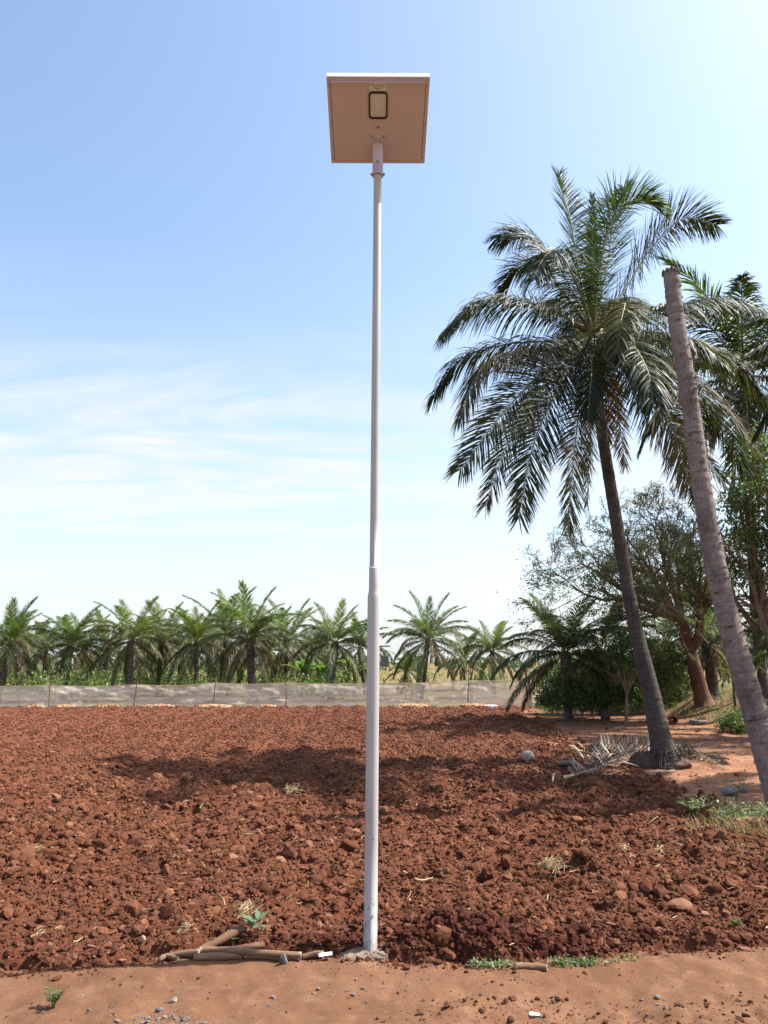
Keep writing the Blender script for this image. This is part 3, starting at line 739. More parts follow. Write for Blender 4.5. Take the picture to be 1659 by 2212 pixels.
# gusset fin on the near side
m = MB(); g0 = loc_(0, v_of(292), .012); g1 = on_pole(pole_top[2] - .02) + np.array((0, -.034, 0)); g2 = on_pole(pole_top[2] - .09) + np.array((0, -.034, 0))
tri = [g0, g1, g2]; V = [p + np.array((s_ * .003, 0, 0)) for s_ in (-1, 1) for p in tri]
m.add(V, [(0, 1, 2), (5, 4, 3), (0, 3, 4, 1), (1, 4, 5, 2), (2, 5, 3, 0)]); m.build('gusset', M_coat, lamp, False, base)
def bolt(c, d, r=.006, h=.008):
    m = MB(); d = np.array(d, float) / np.linalg.norm(d); m.tube([c, c + d * h * .4, c + d * h], [r * 1.5, r * 1.5, r], 6); m.build('bolt', M_bolt, lamp, False, base)
for u in (-.038, .038): bolt(loc_(u, bv1 - .022, .0115), ew); bolt(loc_(u, .045, .0115), ew)
bolt(loc_(0, v_of(273), .007), ew, .007)
for u in (-hw + .011, hw - .011):
    for v in (.05, .30, .57): bolt(loc_(u, v, .0042), ew, .003, .004)
for u in (0, .12): bolt(loc_(u, PL - .014, .0042), ew, .003, .004)
bolt(on_pole(pole_top[2] - .16) + np.array((0, -.0352, 0)), (0, -1, 0), .006, .010)
for s_ in (-1, 1): bolt(on_pole(pole_top[2] - .225) + np.array((s_ * .035, .004, 0)), (s_, 0, 0), .006, .014)

# ================================================================== PALMS
def nrm(a): return a / (np.linalg.norm(a, axis=-1, keepdims=True) + 1e-9)
def frond_geo(path, nl, Lmax, width, droop, rg, seg=4, petiole=0.16, vee=0.25, rad=0.022, ragged=0.08, spread_tip=30, a0=24, roll=0.0):
    """a feather leaf along a curve: (leaflets V,F), (midrib V,F)"""
    P = spline(path, 40); s = np.linspace(0, 1, 40)
    T = nrm(np.gradient(P, axis=0))
    up = np.array((0, 0, 1.0))
    S = np.cross(T, up); bad = np.linalg.norm(S, axis=1) < 0.25
    if bad.any():
        h = P[-1] - P[0]; h[2] = 0
        if np.linalg.norm(h) < 0.3: h = np.array((0, -1.0, 0))
        S0 = nrm(np.cross(nrm(h), up)); S = nrm(S); S[bad] = S0
    S = nrm(S)
    for k in range(1, 40):                    # keep the side from flipping along the rib
        if S[k] @ S[k - 1] < 0: S[k] = -S[k]
    Nn = nrm(np.cross(S, T)); Nn *= np.sign(Nn[:, 2:3] + 1e-6)
    if roll:
        S, Nn = S * math.cos(roll) + Nn * math.sin(roll), Nn * math.cos(roll) - S * math.sin(roll)
    t = petiole + (1 - petiole) * (np.arange(nl) + 0.5) / nl
    Vs = []; Fs = []; off = 0
    for side in (-1, 1):
        tt = np.clip(t + rg.normal(0, 0.25 / nl, nl), petiole, 1)
        def ip(A): return np.stack([np.interp(tt, s, A[:, k]) for k in range(3)], -1)
        p, T_, S_, N_ = ip(P), nrm(ip(T)), nrm(ip(S)), nrm(ip(Nn))
        q = (tt - petiole) / (1 - petiole)
        L = Lmax * (0.45 + 0.55 * np.minimum(1, q / 0.22)) * (1 - 0.55 * np.clip((q - 0.5) / 0.5, 0, 1) ** 1.6) * rg.uniform(0.85, 1.08, nl)
        A = np.radians(a0 + spread_tip * q ** 1.3 + rg.normal(0, 5, nl))[:, None]
        d = side * S_ * np.cos(A) + T_ * np.sin(A) + N_ * (vee + rg.normal(0, ragged, nl))[:, None]
        d = nrm(d); pos = [p]; dirs = []
        dr = droop * rg.uniform(0.55, 1.45, nl)[:, None]
        cur = p.copy(); dd = d
        for k in range(seg):
            f = (k + 0.5) / seg
            dd = nrm(d - up * dr * f * 1.5 + rg.normal(0, 0.03, (nl, 3)))
            dirs.append(dd); cur = cur + dd * (L / seg)[:, None]; pos.append(cur)
        wprof = np.interp(np.linspace(0, 1, seg + 1), [0, .15, .5, .85, 1], [.45, .9, 1, .5, .04]) * width / 2
        tw = rg.normal(0, 0.35, nl)[:, None]
        W = []
        for k in range(seg + 1):
            dk = dirs[min(k, seg - 1)]
            wv = nrm(T_ - (T_ * dk).sum(-1, keepdims=True) * dk); nv = np.cross(dk, wv)
            W.append(nrm(wv * np.cos(tw) + nv * np.sin(tw)) * wprof[k])
        V = np.stack([np.stack([pos[k] - W[k], pos[k] + W[k]], 1) for k in range(seg + 1)], 1)   # nl,seg+1,2,3
        Vs.append(V.reshape(-1, 3))
        b = off + np.arange(nl)[:, None] * (seg + 1) * 2 + np.arange(seg)[None] * 2
        Fs.append(np.stack([b, b + 1, b + 3, b + 2], -1).reshape(-1, 4)); off += nl * (seg + 1) * 2
    rr = rad * np.interp(np.linspace(0, 1, 14), [0, .08, .2, 1], [2.0, 1.3, 1.0, .15])
    RV, RF = tube(spline(path, 14), rr, 5, False)
    return (np.vstack(Vs), np.vstack(Fs)), (RV, RF)
def add_frond(parent, origin, path, nl, Lmax, width, droop, rg, mat, rmat=M_rachis, **kw):
    (V, F), (RV, RF) = frond_geo(np.asarray(path) - origin, nl, Lmax, width, droop, rg, **kw)
    o = link('frond', mesh('frond', V, F), mat, parent)
    link('midrib', mesh('midrib', RV, RF, True), rmat, o); return o
def palm_trunk(name, P, r, parent, origin, mat, rg, n=22, rings=0.11, ridge=0.05, flare=True):
    L = np.linalg.norm(np.diff(np.asarray(P, float), axis=0), axis=1).sum()
    m = int(L / 0.022); C = spline(P, m); rad = np.interp(np.linspace(0, 1, m), np.linspace(0, 1, len(r)), r)
    d = np.linspace(0, L, m); pos = 0; ph = np.zeros(m); marks = []
    while pos < L: marks.append(pos); pos += rings * rg.uniform(0.6, 1.5)
    marks = np.array(marks + [L + 1]); idx = np.searchsorted(marks, d, side='right') - 1
    frac = (d - marks[idx]) / (marks[np.minimum(idx + 1, len(marks) - 1)] - marks[idx] + 1e-6)
    amp = rg.uniform(0.3, 1.3, len(marks))[idx]
    rad = rad * (1 + ridge * amp * (1 - np.clip(frac, 0, 1)) ** 2 - ridge * 0.4)
    V, F = tube(C, rad, n, True)
    V = V.reshape(m, n, 3); jit = rg.normal(0, 0.016, (m, n))
    V = V + (V - C[:, None]) * jit[..., None]
    V = V.reshape(-1, 3)
    return link(name, mesh(name, V - origin, F, True), mat, parent), C, rad

# ---- the tall coconut palm on the right, frond by frond
ZX = lambda x, y, Y: at(894.6 + .4608 * x, 352.4 + .4608 * y, Y)
HY = 12.4
tr_px = [(1440, 1662), (1437, 1640), (1426, 1592), (1404, 1488), (1371, 1349), (1346, 1211), (1311, 1003), (1296, 900), (1284, 800), (1279, 735)]
TP = np.array([at(px, py, HY) for px, py in tr_px]); TP[0, 2] = -0.15
palm = thing('coconut_palm', 'tall leaning coconut palm with a full crown, fallen leaves round its foot', 'palm tree', (TP[0][0], TP[0][1], 0))
po = np.array(palm.location)
rg = np.random.default_rng(11)
palm_trunk('trunk', TP, [.38, .235, .165, .138, .108, .102, .094, .092, .098, .11], palm, po, M_trunk, rg)
heart = ZX(838, 790, HY)
fronds = [  # control points after the heart: (zoom x, zoom y, depth offset); leaflet droop; material
    ([(775, 520, .25), (730, 250, .45), (668, 62, .6)], .25, 'y', .62),
    ([(835, 480, .0), (834, 150, .05)], .02, 'y', .22),
    ([(880, 430, -.3), (950, 225, -.5), (1060, 175, -.7), (1125, 200, -.8)], .35, 'y', .75),
    ([(905, 480, .6), (940, 240, .9), (985, 130, 1.1)], .3, 'y', .65),
    ([(985, 600, .3), (1110, 400, .6), (1260, 260, .8), (1420, 290, 1.0)], .55, 'g', .8),
    ([(720, 560, .7), (620, 400, 1.2), (500, 330, 1.5), (390, 350, 1.7)], .7, 'g', .75),
    ([(690, 600, .2), (560, 480, .5), (460, 510, .7), (400, 600, .8)], .5, 'g', .6),
    ([(775, 600, -.9), (690, 435, -1.7), (620, 430, -2.2), (560, 540, -2.6)], 1.0, 'g', .8),
    ([(640, 690, -.1), (470, 640, -.2), (290, 655, -.3), (140, 790, -.4)], 1.1, 'g', .8),
    ([(660, 830, .4), (430, 850, .7), (220, 920, .9), (85, 1095, 1.0)], .9, 'g', .8),
    ([(640, 870, -.4), (470, 880, -.8), (310, 970, -1.1), (215, 1190, -1.3)], 1.1, 'o', .75),
    ([(690, 910, -.6), (560, 1020, -1.1), (400, 1190, -1.5), (215, 1440, -1.7)], .6, 'g', .75),
    ([(700, 940, .2), (570, 1110, .5), (440, 1310, .7), (335, 1605, .8)], .5, 'o', .7),
    ([(740, 930, -.7), (640, 1120, -1.2), (550, 1350, -1.5), (490, 1665, -1.6)], .4, 'g', .7),
    ([(800, 960, -.6), (775, 1150, -1.1), (745, 1400, -1.3), (720, 1710, -1.4)], .45, 'o', .65),
    ([(850, 950, .6), (830, 1200, 1.0), (812, 1600, 1.1)], .3, 'o', .5),
    ([(900, 950, .5), (950, 1150, .9), (990, 1420, 1.0)], .4, 'd', .5),
    ([(960, 900, -.7), (1090, 1060, -1.2), (1210, 1250, -1.4), (1290, 1500, -1.5)], .6, 'o', .75),
    ([(1000, 850, .4), (1180, 920, .8), (1400, 1080, 1.0), (1600, 1340, 1.1)], .8, 'o', .8),
    ([(960, 800, -.8), (1100, 790, -1.5), (1280, 820, -2.0), (1440, 930, -2.3)], 1.0, 'g', .75),
    ([(900, 740, -1.0), (985, 655, -1.7), (970, 740, -2.2), (950, 890, -2.4)], .7, 'o', .55),
    ([(980, 760, .3), (1150, 695, .6), (1400, 640, .9), (1680, 700, 1.1)], 1.4, 'g', .85),
    ([(950, 920, .6), (1100, 1130, 1.1), (1290, 1290, 1.3), (1450, 1490, 1.4)], .6, 'g', .7),
    ([(835, 900, -.9), (830, 1010, -1.4), (815, 1190, -1.6)], .5, 'g', .5),
    ([(880, 930, .5), (910, 1090, .8), (905, 1290, .9)], .4, 'd', .45),
    ([(1000, 900, .2), (1200, 1010, .4), (1400, 1180, .5), (1540, 1420, .6)], .6, 'g', .7),
    ([(1010, 820, -.3), (1250, 830, -.5), (1480, 920, -.6), (1640, 1090, -.7)], 1.1, 'g', .75),
    ([(800, 760, 1.3), (765, 760, 2.4), (720, 880, 3.1)], .7, 'g', .75),
    ([(880, 760, 1.3), (930, 760, 2.4), (985, 880, 3.1)], .7, 'g', .75),
    ([(840, 720, 1.4), (840, 690, 2.5), (840, 790, 3.3)], .7, 'g', .75),
    ([(760, 700, 1.2), (680, 640, 2.2), (600, 700, 2.9)], .8, 'g', .7),
    ([(900, 700, 1.3), (970, 640, 2.3), (1060, 720, 3.0)], .8, 'g', .7),
    ([(920, 850, -1.1), (1000, 830, -1.9), (1090, 960, -2.6), (1120, 1120, -2.9)], .9, 'g', .7),
]
ROLL = {4: 40, 11: 62, 12: 66, 13: 70, 14: 72, 15: 60, 16: 65, 17: -64, 18: -40, 22: -60}
for q_, (pts, dr, mt, L) in enumerate(fronds):
    path = [heart] + [ZX(x_, y_, HY + d_) for x_, y_, d_ in pts]
    ln = np.linalg.norm(np.diff(np.array(path), axis=0), axis=1).sum()
    add_frond(palm, po, path, max(60, int(ln * 52)), L * (1.0 if q_ in ROLL else 1.1 if mt != 'y' else 1.0), .0185, dr * (.55 if q_ in ROLL else 1.1 if mt != 'y' else .8), rg, {'y': M_pl_young, 'g': M_pl_green, 'o': M_pl_olive, 'd': M_pl_dry}[mt],
              M_rachis, petiole=.10, vee=.3 if mt == 'y' else .12, rad=.018, seg=6, a0=28, spread_tip=32, ragged=.14, roll=R(ROLL.get(q_, 0)))
for k in range(9):
    a = rg.uniform(0, 6.28); c = heart + np.array((.22 * math.cos(a), .22 * math.sin(a), -.12 - .25 * rg.random()))
    V, F = clod_mesh(700 + k, 3, 1.0, 0.03, 0); link('coconut', mesh('coconut', V * .085 * np.array((1, 1, 1.3)) + c - po, F, True), M_nut, palm)
for k in range(16):   # leaf bases and torn fibre round the heart
    a = k * 2.4; c = heart + np.array((.05 * math.cos(a), .05 * math.sin(a), -.35 + .03 * k))
    e = c + np.array((.28 * math.cos(a), .28 * math.sin(a), .25))
    m = MB(); m.tube([c, (c + e) / 2 + np.array((0, 0, .02)), e], [.045, .035, .022], 6); m.build('leaf_base', M_rachis if k % 3 else M_scar, palm, True, po)

# ---- the headless trunk at the right edge
sp = [(1694, 1775), (1686, 1740), (1640, 1572), (1630, 1539), (1604, 1451), (1564, 1304), (1538, 1180), (1512, 1027), (1497, 914), (1480, 804), (1462, 697), (1449, 588)]
SY = 8.8
SPT = np.array([at(px, py, SY) for px, py in sp])
stump = thing('palm_stump', 'tall bare headless palm trunk leaning left at the right edge', 'palm trunk', (SPT[0][0], SY, 0))
so_ = np.array(stump.location); SPT[0, 2] = -.2
rg = np.random.default_rng(12)
_, SC, SR = palm_trunk('trunk', SPT, [.15, .142, .138, .134, .128, .120, .115, .108, .104, .101, .097, .094], stump, so_, M_trunk2, rg, 26, .085, .085)
# lips of old leaf scars: short curled slivers of bark
for k in range(150):
    i = rg.integers(6, len(SC) - 6); T = nrm(SC[i + 2] - SC[i - 2]); a = rg.uniform(-2.9, 0.3) if k % 3 else rg.uniform(-.7, .3)
    r = SR[i] * 1.005; W = rg.uniform(.25, .7); V = []
    A = nrm(np.cross(T, np.array((0, 1.0, 0)))); B = np.cross(T, A)
    for q in np.linspace(-1, 1, 5):
        aa = a + q * W; dirn = np.cos(aa) * np.array((1.0, 0, 0)) + np.sin(aa) * np.array((0, 1.0, 0)); dirn = nrm(dirn - (dirn @ T) * T)
        c = SC[i] + dirn * r; V += [c + dirn * .002 - T * .004, c + dirn * (.016 * (1 - q * q) + .003) + T * (.024 * (1 - q * q) + .003)]
    m = MB(); m.add(V, [(2 * j, 2 * j + 2, 2 * j + 3, 2 * j + 1) for j in range(4)])
    m.build('bark_lip', M_trunk2, stump, False, so_)
for k in range(34):
    i = rg.integers(6, len(SC) - 6); T = nrm(SC[i + 2] - SC[i - 2]); a = rg.uniform(-2.9, 0.2); V = []
    w, h = rg.uniform(.06, .55), rg.uniform(.005, .018); r = SR[i] * 1.045
    for q in range(10):
        t = 2 * np.pi * q / 10; aa = a + w * math.cos(t) * rg.uniform(.7, 1.1)
        dirn = np.array((math.cos(aa), math.sin(aa), 0)); dirn = nrm(dirn - (dirn @ T) * T)
        V.append(SC[i] + dirn * r + T * h * math.sin(t) * rg.uniform(.6, 1.4))
    m = MB(); m.add(V, [tuple(range(10))]); m.build('bark_scar', M_scar, stump, False, so_)
T = nrm(SC[-1] - SC[-6])
for k in range(16):     # splintered rim
    a = 2 * np.pi * k / 16 + rg.uniform(-.3, .3); d_ = np.array((math.cos(a), math.sin(a), 0)); c = SC[-1] + d_ * SR[-1] * .86 - T * .03
    hgt = rg.uniform(.01, .09) if k % 3 else rg.uniform(-.015, .02)
    m = MB(); m.tube([c, c + T * (.02 + hgt * .6), c + T * (.03 + hgt)], [.026, .022, .010], 6); m.build('splinter', M_trunk, stump, False, so_)

# ---- shared fronds for the palms further off
def arc_path(L, e0, sag, n=6, side=0.0):
    """curve of length L leaving at e0 degrees and bending down by sag degrees"""
    P = [np.zeros(3)]; 
    for k in range(n):
        e = R(e0 - sag * ((k + .5) / n) ** 1.3); P.append(P[-1] + L / n * np.array((math.cos(e), side * (k / n) ** 2, math.sin(e))))
    return np.array(P)
rg = np.random.default_rng(13)
kinds = [(74, 24, .15), (63, 42, .3), (55, 58, .5), (48, 68, .7), (36, 76, .9), (22, 78, 1.0), (4, 72, 1.0), (-18, 56, .8), (-44, 36, .5), (-66, 18, .3)]
bank_f = []
for e0, sag, dr in kinds:
    row = []
    for v in range(2):
        (V, F), (RV, RF) = frond_geo(arc_path(1.0, e0, sag * rg.uniform(.85, 1.15), side=rg.uniform(-.12, .12)), 84, .205, .0105, dr * 1.3, rg, seg=4, petiole=.13, vee=.22, rad=.0065, spread_tip=34, a0=36)
        row.append((mesh('frond', V, F), mesh('midrib', RV, RF, True)))
    bank_f.append(row)
def frond_copy(parent, c, k, az, L, mat, rg, roll=0.0):
    a, b_ = bank_f[k][rg.integers(0, 2)]
    o = bpy.data.objects.new('frond', a); col.objects.link(o); o.parent = parent
    if len(a.materials) == 0: a.materials.append(mat)
    o.material_slots[0].link = 'OBJECT'; o.material_slots[0].material = mat
    o.location = tuple(float(t) for t in c); o.rotation_euler = (rg.normal(0, .08), rg.normal(0, .06), az); s_ = L * rg.uniform(.88, 1.08); o.scale = (s_, s_ * (1 if rg.random() < .5 else -1), s_)
    q = bpy.data.objects.new('midrib', b_); col.objects.link(q); q.parent = o
    if len(b_.materials) == 0: b_.materials.append(M_rachis)
def row_palm(hx, hy, Y, L, label, nf=20, lean=0.0, gz=0.0, dry=2, rt=.11, group='coconut palms in the row behind the fence', name='coconut_palm', top=1.0, seed=None):
    h = at(hx, hy, Y); rg = np.random.default_rng(seed if seed is not None else int(hx * 7 + hy))
    b0 = np.array((h[0] + lean, Y, gz - .1))
    p = thing(name, label, 'palm tree', (b0[0], Y, gz), group); o = np.array(p.location)
    C = spline([b0, b0 * .55 + h * .45 + np.array((lean * -.12, 0, 0)), h], 12); m = MB()
    m.tube(C, np.interp(np.linspace(0, 1, 12), [0, .12, .6, 1], [rt * 1.55, rt * 1.1, rt, rt * 1.35]), 10, True, .05, rg)
    m.build('trunk', M_row_trunk, p, True, o)
    for k in range(nf):
        q = k / (nf - 1); kk_ = min(len(kinds) - 1, int(q * 8.6 * top + rg.uniform(0, .9)))
        mt = M_row_young if kk_ < 3 else (M_row_green if kk_ < 5 or rg.random() < .5 else M_pl_olive)
        frond_copy(p, h - o + rg.normal(0, .03, 3), kk_, k * 2.399 + rg.normal(0, .25), L, mt, rg)
    for k in range(dry): frond_copy(p, h - o - np.array((0, 0, .1)), 8 + (k % 2), rg.uniform(0, 6.28), L * .75, M_pl_dry, rg)
    return p
row = [
    (22, 1392, 34, 2.17, 'coconut palm at the far left edge, nearest to picture border'),
    (152, 1396, 35, 2.03, 'coconut palm second from the left in the front row behind the fence'),
    (283, 1384, 35, 2.24, 'coconut palm third from left in the front row behind the fence'),
    (350, 1388, 40, 2.39, 'slim coconut palm standing just behind the third palm from left'),
    (425, 1388, 36, 2.10, 'coconut palm left of the largest palm in the fence row'),
    (487, 1376, 41, 2.86, 'taller coconut palm peeping behind and left of the largest row palm'),
    (541, 1382, 34, 2.52, 'largest bushiest coconut palm in the row behind the net fence'),
    (622, 1390, 41, 2.60, 'yellowish coconut palm behind and right of the largest row palm'),
    (724, 1390, 35, 2.21, 'coconut palm just left of the pole behind the fence'),
    (778, 1400, 42, 2.24, 'shaded coconut palm half hidden behind the pole'),
    (924, 1384, 36, 2.30, 'coconut palm first to the right of the pole, curved pale trunk'),
    (1063, 1408, 38, 1.83, 'short coconut palm near the right end of the net fence'),
    (880, 1448, 42, 1.45, 'very young low palm right of the pole behind the fence'),
    (100, 1405, 43, 2.11, 'darker coconut palm between the first and second from left'),
    (232, 1402, 43, 2.16, 'darker coconut palm between the second and third from left'),
    (1000, 1425, 48, 2.27, 'far small palm between the two palms right of the pole'),
    (668, 1415, 44, 1.94, 'low dark palm in the gap left of the pole palm'),
]
row += [(60, 1412, 48, 2.6, 'shaded palm far behind the first and second row palms'), (185, 1410, 50, 2.6, 'far palm behind the second row palm from left'), (320, 1408, 49, 2.7, 'far palm behind the third row palm from left'),
    (395, 1412, 47, 2.6, 'dark palm filling the gap left of the fifth row palm'), (460, 1405, 50, 2.8, 'far palm behind the gap left of the largest row palm'), (585, 1405, 48, 2.7, 'far palm just right of the largest row palm'), (695, 1412, 50, 2.5, 'far palm behind the pole palm, left side')]
for hx, hy, Y, L, lab in row: row_palm(hx, hy, Y, L, lab, nf=30 if Y < 39 else 22, top=.90 + .1 * ((hx * 13) % 7) / 7, lean={924: -.35, 283: .1}.get(hx, ((hx * 37) % 11 - 5) * .07), rt=(.075 + .006 * ((hx * 29) % 9)) if hx != 541 else .17, dry=(hx * 17) % 4 if Y < 42 else 1, seed=hx)
# palms among the trees on the right
GR = 'palms among the trees on the right'
row_palm(1222, 1415, 22.5, 2.2, 'low dark coconut palm right of the fence end by the iron gate', 28, gz=0, dry=2, group=GR, seed=15, top=.86)
row_palm(1300, 1412, 22.3, 1.7, 'low palm crowded behind the leafy shrub and leaning trunk', 20, gz=0, dry=4, group=GR, seed=6)
row_palm(1440, 1385, 26, 1.9, 'short palm between the leaning coconut trunk and the red-barked tree', 18, gz=.4, dry=2, group=GR, seed=8)
row_palm(1530, 1378, 23, 1.5, 'short palm with shaggy skirt right of the red-barked tree', 18, gz=.6, dry=6, rt=.16, group=GR, seed=9)
row_palm(1705, 1395, 17, 1.7, 'palm mostly cut off by the right edge behind the bare trunk', 18, gz=.6, dry=2, group=GR, seed=10)
# the second tall palm behind the stump
TY = 21.0
p2 = [at(1652, 1500, TY), at(1646, 1451, TY), at(1631, 1304, TY), at(1613, 1010, TY), at(1606, 812, TY)]; p2[0][2] = .4
tall = thing('coconut_palm', 'second tall coconut palm behind the headless trunk, partly outside the picture', 'palm tree', (p2[0][0], TY, .6), 'tall coconut palms')
to = np.array(tall.location); rg = np.random.default_rng(14)
m = MB(); m.tube(spline(p2, 30), np.interp(np.linspace(0, 1, 30), [0, .1, 1], [.19, .14, .105]), 14, True, .02, rg); m.build('trunk', M_trunk, tall, True, to)
palm['group'] = 'tall coconut palms'
for k in range(30):
    q = k / 29; kk_ = min(9, int(1.2 + q * 7.4 + rg.uniform(0, .9)))
    frond_copy(tall, p2[-1] - to, kk_, k * 2.399 + 1.0, 4.0, M_pl_young if kk_ < 2 else (M_pl_olive if rg.random() < .35 else M_pl_green), rg)
for k in range(3): frond_copy(tall, p2[-1] - to, 8, rg.uniform(0, 6.28), 2.6, M_pl_dry, rg)
# palm standing to the right of the track, outside the picture: its crown dapples the track
op = thing('coconut_palm', 'coconut palm right of the track, outside the picture, shading the track', 'palm tree', (13.8, 15.5, .6), 'tall coconut palms')
m = MB(); m.tube([(0, 0, -.3), (-.1, 0, 3), (-.4, 0, 6.0)], [.2, .13, .11], 12); m.build('trunk', M_trunk, op, True)
for k in range(22):
    kk_ = min(9, int(k / 21 * 7.6 + rg.uniform(0, .9))); frond_copy(op, (-.4, 0, 6.0), kk_, k * 2.399, 3.3, M_pl_green, rg)

oq = thing('coconut_palm', 'coconut palm on the bank outside the picture, shading the palm foot', 'palm tree', (8.15, 10.7, .5), 'tall coconut palms')
m = MB(); m.tube([(0, 0, -.3), (-.1, 0, 3), (-.3, 0, 5.4)], [.2, .13, .11], 12); m.build('trunk', M_trunk, oq, True)
for k in range(34):
    kk_ = min(9, int(1 + k / 33 * 6.6 + rg.uniform(0, .9))); frond_copy(oq, (-.3, 0, 5.4), kk_, k * 2.399, 2.45, M_pl_green, rg)

# ================================================================== TREES AND UNDERGROWTH
def leaf_cloud(centers, radii, n, size, rg, flat=0.8, shell=0.5, up=0.5, aspect=.45):
    """n leaf blades spread through uneven clumps"""
    centers = np.asarray(centers, float); radii = np.asarray(radii, float)
    w = radii ** 2.2; ci = rg.choice(len(centers), n, p=w / w.sum())
    d = nrm(rg.normal(size=(n, 3))); rad = radii[ci] * (rg.random(n) ** shell)
    lob = 1 + .28 * np.sin(d[:, 0] * 5 + ci) * np.sin(d[:, 2] * 6 + 2 * ci) + .2 * np.sin(d[:, 1] * 9 + ci * 3)
    p = centers[ci] + d * (rad * lob)[:, None] * np.array((1, 1, flat))
    nv = nrm(rg.normal(size=(n, 3)) + np.array((0, 0, up))); a = nrm(np.cross(nv, rg.normal(size=(n, 3)))); b = np.cross(nv, a)
    s = size * rg.uniform(.55, 1.35, n)[:, None]
    V = np.stack([p - a * s * .5, p + b * s * aspect * .5, p + a * s * .5 - nv * s * .12, p - b * s * aspect * .5], 1).reshape(-1, 3)
    F = np.arange(4 * n).reshape(-1, 4); return V, F
class Limbs:
    def __init__(s, rg): s.m = MB(); s.rg = rg; s.tips = []
    def limb(s, a, b, r0, r1, level, kids, spread=.5, wig=.10, n=7, droop=0.0):
        rg = s.rg; a = np.asarray(a, float); b = np.asarray(b, float); L = np.linalg.norm(b - a)
        t = np.linspace(0, 1, n)[:, None]; P = a + (b - a) * t
        P += np.cumsum(rg.normal(0, wig * L / n, (n, 3)), 0) * np.sin(np.pi * np.minimum(t * 1.1, 1) * .5)
        s.m.tube(P, np.linspace(r0, r1, n), 7 if r0 > .05 else (5 if r0 > .02 else 3), False)
        if level == 0: s.tips += [P[-1], P[n // 2], P[-2]]; return
        for k in range(kids[0]):
            f = rg.uniform(.28, 1.0) if k else 1.0
            i = min(n - 2, int(f * (n - 1))); p = P[i]; d = nrm(P[min(i + 1, n - 1)] - P[max(i - 1, 0)])
            dv = nrm(d + rg.normal(0, spread, 3) + np.array((0, 0, .12 - droop)))
            l2 = L * rg.uniform(.38, .66) * (1.1 - .35 * f); rr = max(.0095, (r0 + (r1 - r0) * f) * .62)
            s.limb(p, p + dv * l2, rr, max(.006, rr * .35), level - 1, kids[1:], spread, wig, max(3, n - 1), droop)
Z5 = lambda x, y, Y: at(1084 + .3464 * x, 1003 + .3464 * y, Y)
# ---- the half bare spreading tree
BY = 21.5; rg = np.random.default_rng(31)
b0 = Z5(1262, 1470, BY); b0[2] = .45
bt = thing('spreading_tree', 'red-barked spreading tree with thin half-bare branches', 'tree', (b0[0], BY, .55)); bo = np.array(bt.location)
m = MB(); stem = spline([b0, Z5(1205, 1280, BY), Z5(1165, 1130, BY), Z5(1125, 980, BY)], 16)
m.tube(stem, np.interp(np.linspace(0, 1, 16), [0, .12, .5, 1], [.27, .21, .18, .155]), 12, True, .05, rg)
m.tube(spline([stem[9], Z5(1225, 1080, BY - .2), Z5(1240, 960, BY - .4)], 8), np.linspace(.15, .10, 8), 10, True, .05, rg)
m.build('trunk', M_redbark, bt, True, bo)
lb = Limbs(rg); fork = stem[-1]
aims = [(700, 430, -.5, .10), (350, 610, .8, .11), (290, 760, -1.2, .09), (520, 500, 1.6, .09), (900, 330, .6, .09), (1010, 470, -1.4, .07), (800, 620, -1.8, .07), (480, 860, -.6, .07), (640, 700, 1.8, .07), (980, 260, 1.4, .07)]
for x_, y_, d_, r_ in aims: lb.limb(fork, Z5(x_ + (1125 - x_) * .17, y_ + 10, BY + d_ * 1.4), r_, .018, 3, [8, 5, 4], .62, .16, 9)
f2 = Z5(1240, 960, BY - .4)
for x_, y_, d_, r_ in [(1150, 440, .5, .09), (1210, 560, -1.2, .08), (1330, 600, .8, .07), (1090, 620, 1.2, .07), (1350, 780, -.5, .06)]: lb.limb(f2, Z5(x_, y_, BY + d_), r_, .015, 3, [8, 5, 4], .6, .15, 8)
lb.m.build('branches', M_bark, bt, False, bo)
tips = np.array(lb.tips); n = len(tips)
def leaves_at(tips, per, size, spread, rg, aspect=.4):
    c = np.repeat(tips, per, 0) + rg.normal(0, spread, (len(tips) * per, 3)); n = len(c)
    nv = nrm(rg.normal(size=(n, 3)) + np.array((0, 0, .3))); a = nrm(np.cross(nv, rg.normal(size=(n, 3)))); b = np.cross(nv, a); s_ = size * rg.uniform(.5, 1.3, n)[:, None]
    V = np.stack([c - a * s_ * .5, c + b * s_ * aspect * .5, c + a * s_ * .5, c - b * s_ * aspect * .5], 1).reshape(-1, 3); return V, np.arange(4 * n).reshape(-1, 4)
V, F = leaves_at(tips, 6, .07, .05, rg, .3); link('crown', mesh('crown', V - bo, F), M_leaf_olive, bt)
sel = tips[(tips[:, 2] < 4.2) & (rg.random(n) < .6)]
if len(sel):
    V, F = leaves_at(sel, 6, .08, .16, rg); link('crown', mesh('lower_leaves', V - bo, F), M_leaf_mid, bt)
